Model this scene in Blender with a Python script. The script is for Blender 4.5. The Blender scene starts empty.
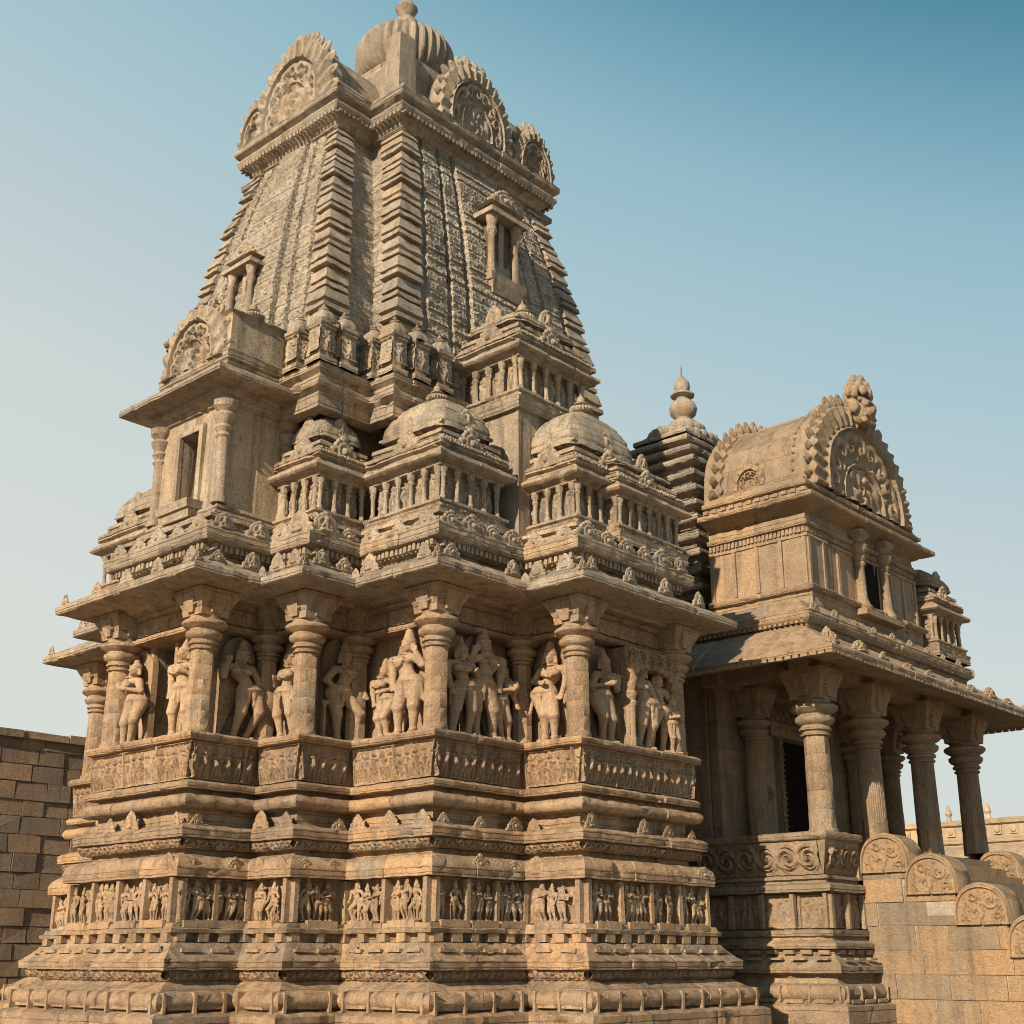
import bpy, math, random
import numpy as np
from mathutils import Matrix, Vector
R_ = math.radians
random.seed(7); rng = np.random.default_rng(7)
SC = bpy.context.scene
COL = SC.collection

# ------------------------------------------------------------------ camera
cam = bpy.data.objects.new('camera', bpy.data.cameras.new('camera')); COL.objects.link(cam)
_az, _t = R_(42.1), math.atan2(448, 1271)
F = Vector((math.cos(_az)*math.cos(_t), math.sin(_az)*math.cos(_t), math.sin(_t)))
Rt = Vector((math.sin(_az), -math.cos(_az), 0)); Up = Rt.cross(F)
cam.matrix_world = Matrix(((Rt.x, Up.x, -F.x, 0), (Rt.y, Up.y, -F.y, 0), (Rt.z, Up.z, -F.z, 2.2), (0, 0, 0, 1)))
cam.data.sensor_width = 36; cam.data.lens = 36*1271/1024; cam.data.clip_end = 2000; cam.data.clip_start = .05
SC.camera = cam
SC.cycles.filter_width = 1.0
SC.render.resolution_x = SC.render.resolution_y = 1024

# ------------------------------------------------------------------ sky and sun
SUN_AZ, SUN_EL = R_(188), R_(26.5)          # azimuth measured from +X towards +Y
W = bpy.data.worlds.new('World'); SC.world = W; W.use_nodes = True
nt = W.node_tree; nt.nodes.clear()
sky = nt.nodes.new('ShaderNodeTexSky'); sky.sky_type = 'NISHITA'; sky.sun_disc = False
sky.sun_elevation = SUN_EL; sky.sun_rotation = math.pi/2 - SUN_AZ
sky.air_density = 1.3; sky.dust_density = 3.5; sky.ozone_density = 1.2
hs = nt.nodes.new('ShaderNodeMix'); hs.data_type = 'RGBA'; hs.blend_type = 'MULTIPLY'; hs.inputs[0].default_value = 1
hs.inputs[7].default_value = (1.0, 1.0, 0.95, 1)
bg = nt.nodes.new('ShaderNodeBackground'); bg.inputs['Strength'].default_value = 0.10
wo = nt.nodes.new('ShaderNodeOutputWorld')
nt.links.new(sky.outputs[0], hs.inputs[6])
# dust haze of a dry evening: whitens the sky low down and towards the sun
tc = nt.nodes.new('ShaderNodeTexCoord'); nz = nt.nodes.new('ShaderNodeVectorMath'); nz.operation = 'NORMALIZE'; nt.links.new(tc.outputs['Generated'], nz.inputs[0])
dt = nt.nodes.new('ShaderNodeVectorMath'); dt.operation = 'DOT_PRODUCT'; nt.links.new(nz.outputs[0], dt.inputs[0]); dt.inputs[1].default_value = (.326, -.361, 1.525)
ad = nt.nodes.new('ShaderNodeMath'); ad.operation = 'SUBTRACT'; nt.links.new(dt.outputs['Value'], ad.inputs[0]); ad.inputs[1].default_value = .206
cr_ = nt.nodes.new('ShaderNodeValToRGB'); nt.links.new(ad.outputs[0], cr_.inputs[0]); e_ = cr_.color_ramp.elements
def lin(*c): return tuple(7.07*((x/255+.055)/1.055)**2.4 for x in c)+(1,)
stops = [(0, (219, 223, 217)), (.27, (207, 217, 215)), (.42, (192, 208, 212)), (.58, (170, 200, 209)), (.72, (148, 187, 201)), (.81, (118, 167, 186)), (.92, (72, 134, 158)), (1, (56, 120, 147))]
e_[0].position, e_[0].color = 0, lin(*stops[0][1]); e_[1].position, e_[1].color = 1, lin(*stops[-1][1])
for p_, c_ in stops[1:-1]: q_ = e_.new(p_); q_.color = lin(*c_)
mx = nt.nodes.new('ShaderNodeMix'); mx.data_type = 'RGBA'; mx.inputs[0].default_value = .93
nt.links.new(hs.outputs[2], mx.inputs[6]); nt.links.new(cr_.outputs[0], mx.inputs[7]); nt.links.new(mx.outputs[2], bg.inputs[0]); nt.links.new(bg.outputs[0], wo.inputs[0])
sun = bpy.data.objects.new('sun', bpy.data.lights.new('sun', 'SUN')); COL.objects.link(sun)
sun.data.energy = 5.0; sun.data.angle = R_(0.6); sun.data.color = (1, .82, .60)
sd = Vector((math.cos(SUN_AZ)*math.cos(SUN_EL), math.sin(SUN_AZ)*math.cos(SUN_EL), math.sin(SUN_EL)))
sun.rotation_euler = sd.to_track_quat('Z', 'Y').to_euler(); sun.location = (0, 0, 60)
SC.view_settings.view_transform = 'Standard'; SC.view_settings.look = 'None'
SC.view_settings.exposure = 0.5; SC.view_settings.gamma = 1

# ------------------------------------------------------------------ materials
def stone(name, ca, cb, joint=None, fine=1.0, lichen=.5, pits=.5, tile=None, tintamt=.5):
    m = bpy.data.materials.new(name); m.use_nodes = True; t = m.node_tree; N = t.nodes; L = t.links
    b = N['Principled BSDF']; b.inputs['Roughness'].default_value = .88
    b.inputs['Specular IOR Level'].default_value = .25
    g = N.new('ShaderNodeNewGeometry')
    def noise(sc, det, rough=.6, vec=None):
        n = N.new('ShaderNodeTexNoise'); n.inputs['Scale'].default_value = sc; n.inputs['Detail'].default_value = det
        n.inputs['Roughness'].default_value = rough; L.new(vec or g.outputs['Position'], n.inputs['Vector']); return n.outputs[0]
    def ramp(v, a, b_, lo=0., hi=1.):
        r = N.new('ShaderNodeMapRange'); r.inputs[1].default_value = a; r.inputs[2].default_value = b_
        r.inputs[3].default_value = lo; r.inputs[4].default_value = hi; L.new(v, r.inputs[0]); return r.outputs[0]
    def mix(f, a, b_, mode='MIX'):
        x = N.new('ShaderNodeMix'); x.data_type = 'RGBA'; x.blend_type = mode
        for s, v in ((0, f), (6, a), (7, b_)):
            if isinstance(v, (int, float)): x.inputs[s].default_value = v
            elif isinstance(v, tuple): x.inputs[s].default_value = (*v, 1)
            else: L.new(v, x.inputs[s])
        return x.outputs[2]
    def math_(op, a, b_=None):
        x = N.new('ShaderNodeMath'); x.operation = op
        for i, v in enumerate((a, b_)):
            if v is None: continue
            if isinstance(v, (int, float)): x.inputs[i].default_value = v
            else: L.new(v, x.inputs[i])
        return x.outputs[0]
    at = N.new('ShaderNodeAttribute'); at.attribute_name = 'tint'; tint = at.outputs['Fac']
    c = mix(ramp(noise(.8, 6, .65), .38, .62), ca, (cb[0]*.80, cb[1]*.80, cb[2]*.82))
    c = mix(ramp(noise(2.9, 7, .75), .48, .64, 0, .62), c, (cb[0]*.62, cb[1]*.58, cb[2]*.6))
    c = mix(ramp(noise(1.7, 3, .5), .56, .70, 0, .35), c, (.46, .25, .12))
    gy = tuple(sum(ca)/3*k for k in (.98, .95, .88)); c = mix(ramp(noise(1.15, 7, .72), .52, .62, 0, .7*lichen+.1), c, gy)
    # block to block difference
    c = mix(ramp(tint, 0, 1, 0, tintamt), c, (cb[0]*.62, cb[1]*.70, cb[2]*.82))
    c = mix(ramp(tint, -1, 0, tintamt, 0), c, (ca[0]*1.18, ca[1]*1.02, ca[2]*.85))
    # rain streaks, stretched downwards
    mp = N.new('ShaderNodeMapping'); mp.inputs['Scale'].default_value = (5, 5, .45); L.new(g.outputs['Position'], mp.inputs[0])
    c = mix(ramp(noise(1., 5, .65, mp.outputs[0]), .50, .68, 0, .95*lichen), c, (.085, .068, .052))
    # dark lichen in patches, more where rain settles
    sx = N.new('ShaderNodeSeparateXYZ'); L.new(g.outputs['True Normal'], sx.inputs[0])
    up = ramp(sx.outputs[2], .2, .9, 0, .10)
    lv = math_('ADD', noise(5.5, 8, .72), up)
    c = mix(ramp(lv, .56, .68, 0, lichen), c, (.085, .075, .06))
    c = mix(ramp(noise(42, 5, .75), .40, .62, 0, .62), c, (cb[0]*.50, cb[1]*.46, cb[2]*.42))
    c = mix(ramp(noise(14, 6, .75), .52, .66, 0, .45), c, (cb[0]*.46, cb[1]*.43, cb[2]*.42))
    c = mix(ramp(noise(31, 5, .75), .55, .68, 0, .5), c, (min(ca[0]*1.35, .8), min(ca[1]*1.35, .7), min(ca[2]*1.35, .6)))
    c = mix(ramp(noise(23, 4, .7), .62, .7, 0, .5), c, (.07, .055, .04))
    h = math_('ADD', math_('MULTIPLY', noise(8, 7, .72), .055), math_('MULTIPLY', noise(38, 5, .75), .026*fine))
    vo = N.new('ShaderNodeTexVoronoi'); vo.inputs['Scale'].default_value = 26; L.new(g.outputs['Position'], vo.inputs['Vector'])
    h = math_('ADD', h, math_('MULTIPLY', ramp(vo.outputs['Distance'], .0, .35), .020*pits))
    if joint or tile:
        sp = N.new('ShaderNodeSeparateXYZ'); L.new(g.outputs['Position'], sp.inputs[0])
        ax = math_('GREATER_THAN', math_('ABSOLUTE', sx.outputs[0]), math_('ABSOLUTE', sx.outputs[1]))
        mu = N.new('ShaderNodeMix'); L.new(ax, mu.inputs[0]); L.new(sp.outputs[0], mu.inputs[2]); L.new(sp.outputs[1], mu.inputs[3])
        cv = N.new('ShaderNodeCombineXYZ'); L.new(mu.outputs[0], cv.inputs[0]); L.new(sp.outputs[2], cv.inputs[1])
    if joint:
        br = N.new('ShaderNodeTexBrick'); L.new(cv.outputs[0], br.inputs['Vector'])
        br.inputs['Scale'].default_value = 1; br.inputs['Brick Width'].default_value = joint[0]; br.inputs['Row Height'].default_value = joint[1]
        br.inputs['Mortar Size'].default_value = .008; br.inputs['Mortar Smooth'].default_value = .4
        br.inputs['Color1'].default_value = (.55, .55, .55, 1); br.inputs['Color2'].default_value = (1, 1, 1, 1); br.inputs['Mortar'].default_value = (.25, .25, .25, 1)
        c = mix(.45, c, br.outputs['Color'], 'MULTIPLY')
        h = math_('SUBTRACT', h, math_('MULTIPLY', br.outputs['Fac'], .02))
    if tile:       # close-set little carved tiles
        br = N.new('ShaderNodeTexBrick'); L.new(cv.outputs[0], br.inputs['Vector'])
        br.inputs['Scale'].default_value = 1; br.inputs['Brick Width'].default_value = tile[0]; br.inputs['Row Height'].default_value = tile[1]
        br.inputs['Mortar Size'].default_value = tile[2]; br.inputs['Mortar Smooth'].default_value = .6
        br.inputs['Color1'].default_value = (.6, .6, .6, 1); br.inputs['Color2'].default_value = (1, 1, 1, 1); br.inputs['Mortar'].default_value = (.55, .55, .55, 1)
        c = mix(.45, c, br.outputs['Color'], 'MULTIPLY')
        v2 = N.new('ShaderNodeTexVoronoi'); v2.inputs['Scale'].default_value = 13; L.new(g.outputs['Position'], v2.inputs['Vector'])
        h = math_('SUBTRACT', h, math_('MULTIPLY', br.outputs['Fac'], .035))
        h = math_('ADD', h, math_('MULTIPLY', ramp(v2.outputs['Distance'], .15, .5), -.035))
    bu = N.new('ShaderNodeBump'); bu.inputs['Strength'].default_value = .9; bu.inputs['Distance'].default_value = 1.0
    L.new(h, bu.inputs['Height']); L.new(bu.outputs[0], b.inputs['Normal']); L.new(c, b.inputs['Base Color'])
    return m
M = {}
M['stone'] = stone('sandstone', (.58, .41, .255), (.43, .305, .20), lichen=.68)
M['jstone'] = stone('sandstone_blocks', (.54, .40, .27), (.41, .305, .21), joint=(.83, .41), lichen=.45)
M['upper'] = stone('weathered_sandstone', (.58, .47, .345), (.42, .345, .26), lichen=.72)
M['jupper'] = stone('weathered_sandstone_blocks', (.58, .49, .375), (.43, .365, .28), joint=(.62, .34), lichen=.8)
M['tower'] = stone('tower_stone', (.70, .61, .48), (.56, .49, .39), lichen=.5, tile=(.235, .1175, .012), fine=1.6, pits=1.2)
M['towerrib'] = stone('tower_rib_stone', (.60, .51, .395), (.46, .395, .31), lichen=.7, fine=1.8, pits=1.4)
M['porch'] = stone('porch_sandstone', (.49, .37, .25), (.39, .295, .20), lichen=.5)
M['jporch'] = stone('porch_blocks', (.47, .355, .24), (.37, .285, .20), joint=(.9, .5), lichen=.5)
M['dark'] = stone('opening_shade_stone', (.22, .17, .12), (.15, .115, .08), lichen=.7)  # low colour paints in the shade inside recesses and openings
M['pyr'] = stone('dark_weathered_stone', (.50, .43, .345), (.39, .335, .27), lichen=.5)
M['statue'] = stone('carved_figure_stone', (.60, .43, .28), (.50, .36, .24), lichen=.3, fine=.6, pits=.2)
M['block'] = stone('stair_block_stone', (.43, .31, .19), (.345, .275, .195), lichen=.5, tintamt=.8, pits=.8)
M['wall'] = stone('boundary_brick', (.42, .315, .22), (.33, .25, .18), lichen=.5, tintamt=.7)
M['ground'] = stone('paving_stone', (.50, .39, .27), (.42, .33, .23), joint=(1.1, .9), lichen=.2)
M['mortar'] = stone('pale_mortar', (.60, .54, .45), (.50, .44, .36), lichen=.2)
M['far'] = stone('far_stone', (.64, .49, .33), (.54, .41, .28), lichen=.3)
def plain(name, c):
    m = bpy.data.materials.new(name); m.use_nodes = True; b = m.node_tree.nodes['Principled BSDF']; b.inputs['Specular IOR Level'].default_value = .05
    n = m.node_tree.nodes.new('ShaderNodeTexNoise'); n.inputs['Scale'].default_value = 6
    r = m.node_tree.nodes.new('ShaderNodeMix'); r.data_type = 'RGBA'
    r.inputs[6].default_value = (*c, 1); r.inputs[7].default_value = (*[x*.6 for x in c], 1)
    m.node_tree.links.new(n.outputs[0], r.inputs[0]); m.node_tree.links.new(r.outputs[2], b.inputs['Base Color']); b.inputs['Roughness'].default_value = .9
    return m
M['black'] = plain('opening_shade_black', (.02, .017, .014))  # near-black colour stands in for unlit door and window interiors

# ------------------------------------------------------------------ mesh tools
def fnoise(P, sc, seed=0):
    r = np.random.default_rng(seed); o = np.zeros(len(P))
    for i in range(7):
        k = r.normal(size=3)*sc*(1+.45*i); o += np.sin(P@k + r.uniform(0, 6.28))/(1+.3*i)
    return o/3.2
class MB:
    def __init__(s): s.V = []; s.Q = []; s.T = []; s.tq = []; s.tt = []; s.n = 0
    def add(s, v, q=None, t=None, tint=0.):
        v = np.asarray(v, float).reshape(-1, 3)
        if q is not None and len(q):
            q = np.asarray(q, int).reshape(-1, 4); s.Q.append(q+s.n); s.tq.append(np.broadcast_to(tint, len(q)))
        if t is not None and len(t):
            t = np.asarray(t, int).reshape(-1, 3); s.T.append(t+s.n); s.tt.append(np.broadcast_to(0. if np.ndim(tint) else tint, len(t)))
        s.V.append(v); s.n += len(v); return s
    def box(s, x0, y0, z0, x1, y1, z1, tint=0., top=None):
        a = [(x0, y0, z0), (x1, y0, z0), (x1, y1, z0), (x0, y1, z0)]
        tx = top or 0
        b = [(x0+tx, y0+tx, z1), (x1-tx, y0+tx, z1), (x1-tx, y1-tx, z1), (x0+tx, y1-tx, z1)]
        return s.add(a+b, [(0, 3, 2, 1), (4, 5, 6, 7), (0, 1, 5, 4), (1, 2, 6, 5), (2, 3, 7, 6), (3, 0, 4, 7)], tint=tint)
    def obox(s, c, n, u0, u1, d0, d1, z0, z1, tint=0., flare=0):
        # box on a wall: c point, n outward normal; u along the wall, d outward
        tx, ty = -n[1], n[0]; p = []
        for z, fl in ((z0, 0), (z1, flare)):
            for u, d in ((u0-fl, d0), (u1+fl, d0), (u1+fl, d1+fl), (u0-fl, d1+fl)):
                p.append((c[0]+tx*u+n[0]*d, c[1]+ty*u+n[1]*d, z))
        return s.add(p, [(0, 1, 2, 3), (7, 6, 5, 4), (1, 0, 4, 5), (2, 1, 5, 6), (3, 2, 6, 7), (0, 3, 7, 4)], tint=tint)
    def lathe(s, x, y, prof, n=16, rot=0., ribs=0, amp=0., sy=1.):
        m = len(prof); th = np.arange(n)*2*math.pi/n+rot; V = []
        for r, z in prof:
            rr = r*(1+(amp*np.abs(np.sin(th*ribs/2))-amp/2 if ribs else 0))
            V.append(np.stack([x+rr*np.cos(th), y+rr*np.sin(th)*sy, np.full(n, z)], 1))
        q = [(i*n+j, i*n+(j+1) % n, (i+1)*n+(j+1) % n, (i+1)*n+j) for i in range(m-1) for j in range(n)]
        V = np.concatenate(V+[np.array([[x, y, prof[0][1]], [x, y, prof[-1][1]]])])
        t = [(m*n, (j+1) % n, j) for j in range(n)]+[(m*n+1, (m-1)*n+j, (m-1)*n+(j+1) % n) for j in range(n)]
        return s.add(V, q, t)
    def merge(s, o, loc=(0, 0, 0), rot=0., sc=(1, 1, 1), tint=None):
        v = np.concatenate(o.V)*np.array(sc); c, k = math.cos(rot), math.sin(rot)
        v = np.stack([v[:, 0]*c-v[:, 1]*k, v[:, 0]*k+v[:, 1]*c, v[:, 2]], 1)+np.array(loc)
        if o.Q: s.Q.append(np.concatenate(o.Q)+s.n); s.tq.append(np.concatenate(o.tq) if tint is None else np.full(sum(map(len, o.Q)), tint))
        if o.T: s.T.append(np.concatenate(o.T)+s.n); s.tt.append(np.concatenate(o.tt) if tint is None else np.full(sum(map(len, o.T)), tint))
        s.V.append(v); s.n += len(v); return s
    def mesh(s, name, mat, angle=38, wear=.004, base=(0, 0, 0)):
        V = np.concatenate(s.V)
        if wear:
            V = V+np.stack([fnoise(V, 7, 11), fnoise(V, 7, 12), fnoise(V, 6, 13)*.8], 1)*wear*1.5
            V = V+np.stack([fnoise(V, 34, 21), fnoise(V, 34, 22), fnoise(V, 34, 23)], 1)*wear*.8
        V = V-np.array(base)
        me = bpy.data.meshes.new(name)
        Q = np.concatenate(s.Q) if s.Q else np.zeros((0, 4), int); T = np.concatenate(s.T) if s.T else np.zeros((0, 3), int)
        me.vertices.add(len(V)); me.vertices.foreach_set('co', V.astype(np.float32).ravel())
        me.loops.add(Q.size+T.size); me.loops.foreach_set('vertex_index', np.concatenate([Q.ravel(), T.ravel()]).astype(np.int32))
        st = np.concatenate([np.arange(len(Q))*4, Q.size+np.arange(len(T))*3]).astype(np.int32)
        me.polygons.add(len(st)); me.polygons.foreach_set('loop_start', st)
        try: me.polygons.foreach_set('loop_total', np.concatenate([np.full(len(Q), 4), np.full(len(T), 3)]).astype(np.int32))
        except Exception: pass
        at = me.attributes.new('tint', 'FLOAT', 'FACE')
        at.data.foreach_set('value', np.concatenate([*s.tq, *s.tt]).astype(np.float32))
        me.update(calc_edges=True); me.validate()
        me.polygons.foreach_set('use_smooth', np.ones(len(me.polygons), bool)); me.set_sharp_from_angle(angle=R_(angle))
        me.materials.append(M[mat] if isinstance(mat, str) else mat)
        return me
WL = {}
def link(name, data, loc, parent=None, rot=0., sc=(1, 1, 1)):
    o = bpy.data.objects.new(name, data); COL.objects.link(o)
    loc = Vector(loc); WL[o.name] = loc
    if parent is not None: o.parent = parent; o.location = loc-WL[parent.name]
    else: o.location = loc
    o.rotation_euler = (0, 0, rot); o.scale = sc
    return o
def tag(o, label=None, cat=None, group=None, kind=None):
    for k, v in (('label', label), ('category', cat), ('group', group), ('kind', kind)):
        if v: o[k] = v
    return o
def thing(name, loc, label, cat, group=None): return tag(link(name, None, loc), label, cat, group)
def part(name, mb, mat, parent, angle=38, wear=.0062, at=None):
    base = Vector(at) if at else WL[parent.name]
    return link(name, mb.mesh(name, mat, angle, wear, base), base, parent)

def normals(poly, closed):
    n = len(poly); segs = []
    for i in range(n if closed else n-1):
        a, b = np.array(poly[i], float), np.array(poly[(i+1) % n], float); d = (b-a)/np.linalg.norm(b-a)
        segs.append((a, b, np.array([d[1], -d[0]])))
    m = []
    for i in range(n):
        if closed: a, b = segs[i-1][2], segs[i][2]
        else: a = segs[max(i-1, 0)][2]; b = segs[min(i, n-2)][2]
        m.append(a if abs(a@b) > .9 else a+b)
    return segs, m
def offs(poly, d, closed=False):
    s, m = normals(poly, closed); return [tuple(np.array(p)+k*d) for p, k in zip(poly, m)]
def mould(mb, poly, prof, closed=False, block=.62, step=.085, groove=.024, jit=.013, seed=0):
    r = np.random.default_rng(seed+len(poly)*7+int(prof[0][1]*100)); segs, m = normals(poly, closed); n = len(poly)
    p2 = []
    for (d0, z0), (d1, z1) in zip(prof[:-1], prof[1:]):    # thin cut lines along plain bands
        p2.append((d0, z0)); dz = z1-z0
        if .065 < dz < .45 and abs(d1-d0) < .035:
            g_ = min(.010, dz*.09)
            for f_ in ((.22, .78) if dz > .11 else (.3,)):
                dm, zm = d0+(d1-d0)*f_, z0+dz*f_; p2 += [(dm, zm-g_), (dm-.011, zm-g_*.3), (dm-.011, zm+g_*.3), (dm, zm+g_)]
    prof = p2+[tuple(prof[-1])]; D = np.array([p[0] for p in prof]); Z = np.array([p[1] for p in prof])
    for i, (a, b, nn) in enumerate(segs):
        ma, mb_ = m[i], m[(i+1) % n]; L = np.linalg.norm(b-a)
        nb = max(1, round(L/block)); bs = np.linspace(0, L, nb+1); bs[1:-1] += r.uniform(-.12, .12, nb-1)*block
        st = []
        for k in range(nb):
            o = r.uniform(-jit, jit) if nb > 1 else 0.; tv = r.uniform(-1, 1)
            a0, a1 = bs[k]+(0 if k == 0 else .010), bs[k+1]-(0 if k == nb-1 else .010)
            for q in np.linspace(a0, a1, max(2, int((a1-a0)/step)+1)): st.append((q, o, tv))
            if k < nb-1: st.append((bs[k+1], -groove, tv))
        S = np.array([x[0] for x in st])/L; O = np.array([x[1] for x in st]); T = np.array([x[2] for x in st])
        O = O*np.clip(np.minimum(S, 1-S)*L/.1, 0, 1)
        A = a+np.outer(D, ma); B = b+np.outer(D, mb_)
        P = A[:, None, :]*(1-S)[None, :, None]+B[:, None, :]*S[None, :, None]+nn[None, None, :]*O[None, :, None]
        V = np.concatenate([P, np.broadcast_to(Z[:, None, None], (len(D), len(S), 1))], 2)
        # chipped arrises: points that stick out lose a little here and there
        ns = len(S); idx = np.arange(len(D)*ns).reshape(len(D), ns)
        q = np.stack([idx[:-1, :-1], idx[1:, :-1], idx[1:, 1:], idx[:-1, 1:]], -1).reshape(-1, 4)
        Vf = V.reshape(-1, 3); ch = np.clip(fnoise(Vf, 13, 31)-.5, 0, 1)*.13+np.clip(fnoise(Vf, 5, 32)-.65, 0, 1)*.16; ch = ch*np.tile(np.clip(np.minimum(S, 1-S)*L/.08, 0, 1), len(D))
        Vf = Vf - np.append(nn, 0)*ch[:, None]
        mb.add(Vf, q, tint=np.tile(T[:-1], len(D)-1))
    return mb
def cap(mb, poly, z, flip=False):   # flat lid on a rectilinear polygon that is star-shaped about its centre
    c = np.mean(np.array(poly), 0); V = [(*p, z) for p in poly]+[(c[0], c[1], z)]; n = len(poly)
    mb.add(V, t=[((i+1) % n, i, n) if flip else (i, (i+1) % n, n) for i in range(n)])
def rect(x0, y0, x1, y1): return [(x0, y1), (x0, y0), (x1, y0), (x1, y1)]
def along(poly, d, spacing, closed=False, margin=.12, odd=False):
    segs, m = normals(poly, closed); n = len(poly); out = []
    for i, (a, b, nn) in enumerate(segs):
        a2 = a+m[i]*d; b2 = b+m[(i+1) % n]*d; L = np.linalg.norm(b2-a2)
        if L < margin*1.5: continue
        k = max(1, round((L-2*margin)/spacing)); e = (b2-a2)/L
        for j in range(k+1 if k > 0 and not odd else k):
            s = margin+(L-2*margin)*((j/k) if not odd else ((j+.5)/k)); out.append((a2+e*s, nn, i))
    return out
def face(n): return math.atan2(n[0], -n[1])

# carved relief as a height field on a wall strip
def relief(mb, a, b, z0, z1, d0, d1, fn, cell=.014, seed=0, tint=0.):
    a, b = np.array(a, float), np.array(b, float); L = np.linalg.norm(b-a); e = (b-a)/L; n = np.array([e[1], -e[0]])
    H = z1-z0; nu, nv = max(3, int(L/cell)), max(3, int(H/cell)); U, Vv = np.meshgrid(np.linspace(0, L, nu), np.linspace(0, H, nv))
    h = fn(U, Vv, L, H, np.random.default_rng(seed))
    d = d0+(d1-d0)*Vv/H+h; P = np.stack([a[0]+e[0]*U+n[0]*d, a[1]+e[1]*U+n[1]*d, z0+Vv], -1).reshape(-1, 3)
    i = np.arange(nu*nv).reshape(nv, nu); q = np.stack([i[:-1, :-1], i[:-1, 1:], i[1:, 1:], i[1:, :-1]], -1).reshape(-1, 4)
    mb.add(P, q, tint=tint)
def cap2(U, V, ax, ay, bx, by, ra, rb):
    dx, dy = bx-ax, by-ay; t = np.clip(((U-ax)*dx+(V-ay)*dy)/(dx*dx+dy*dy+1e-9), 0, 1)
    r = ra+(rb-ra)*t; q = (U-ax-t*dx)**2+(V-ay-t*dy)**2; return np.sqrt(np.maximum(r*r-q, 0))
def fig2(h, U, V, x, y0, H, r, depth):
    w = H; s = r.uniform(-.06, .06)*w; x += r.uniform(-.02, .02)*w; c = []
    lf, rf = x-.10*w*r.uniform(.4, 1.2), x+.10*w*r.uniform(.4, 1.2)
    hx, cx_, nx = x+s, x-s*.6, x-s*.2
    for sx, fx in ((-1, lf), (1, rf)):
        kx = (hx+fx)/2+sx*r.uniform(0, .07)*w
        c += [(hx+sx*.05*w, y0+.45*w, kx, y0+.25*w, .075*w, .055*w), (kx, y0+.25*w, fx, y0+.02*w, .055*w, .035*w)]
    c += [(hx, y0+.46*w, cx_, y0+.62*w, .095*w, .075*w), (cx_-.07*w, y0+.70*w, cx_+.07*w, y0+.70*w, .06*w, .06*w),
          (nx, y0+.84*w, nx, y0+.87*w, .072*w, .066*w), (nx, y0+.92*w, nx, y0+.99*w, .05*w, .03*w)]
    for sx in (-1, 1):
        ex, ey = cx_+sx*(.16+.05*r.random())*w, y0+(.52+.2*r.random())*w
        c += [(cx_+sx*.11*w, y0+.70*w, ex, ey, .04*w, .034*w), (ex, ey, ex+sx*r.uniform(-.12, .05)*w, ey+r.uniform(-.16, .2)*w, .034*w, .028*w)]
    for q in c: h[:] = np.maximum(h, cap2(U, V, *q[:4], q[4]*1.12, q[5]*1.12)*depth*1.55)
def f_figures(pitch=.2, depth=.7, frame=3):
    def fn(U, V, L, H, r):
        h = np.zeros_like(U); k = max(1, round(L/pitch)); p = L/k
        for i in range(k):
            x = (i+.5)*p; fig2(h, U, V, x, H*.03, H*.92*r.uniform(.86, 1), r, depth)
            if r.random() < .3: fig2(h, U, V, x+p*.4, H*.03, H*.6, r, depth*.8)
            if frame and i % frame == 0: h[:] = np.maximum(h, (np.abs(U-i*p) < .020)*.055)
        h = np.maximum(h, ((V > H*.95) | (V < H*.04))*.04)
        h = np.maximum(h, .020*np.clip(np.sin(U*31+np.sin(V*23)*2)*np.sin(V*27+np.sin(U*19)*2)*2-.9, 0, 1))
        return h
    return fn
def f_scroll(pitch=.3, depth=.03, turns=7.):
    def fn(U, V, L, H, r):
        k = max(1, round(L/pitch)); p = L/k; i = np.clip(np.floor(U/p), 0, k-1); sg = np.where(i % 2 == 0, 1, -1)
        x = (U-(i+.5)*p); y = V-H/2; R = np.hypot(x, y)+1e-6; th = np.arctan2(y*sg, x)
        m = min(p, H)/2; s = .5+.5*np.cos(th*2-np.log(R/m+.05)*turns)
        s = np.clip(s*1.8-.5, 0, 1)*np.clip((m*1.25-R)/m*4, 0, 1)
        ring = np.clip(1-np.abs(R-m*.92)/(.10*m), 0, 1)
        return depth*np.maximum(s, ring)
    return fn
def f_panels(pitch=.3, depth=.03):   # small pilasters with a knobbly motif between
    def fn(U, V, L, H, r):
        k = max(1, round(L/pitch)); p = L/k; x = (U % p)-p/2
        h = (np.abs(x) > p*.40)*depth*1.2
        h = np.maximum(h, np.clip(1-(np.abs(x)/(p*.3))**2-((V-H*.5)/(H*.42))**2, 0, 1)**.5*depth*(.7+.5*np.sin(V*70/H*.3)*np.cos(x*40)))
        return h+.3*depth*np.clip(np.sin(U*75)*np.sin(V*68), 0, 1)
    return fn
def f_lattice(p=.07, depth=.04):
    def fn(U, V, L, H, r):
        return depth*(np.clip(np.sin(U*math.pi/p)*np.sin(V*math.pi/p)*1.5+.2, -1, 1)+((V < .02) | (V > H-.02)))
    return fn

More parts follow.
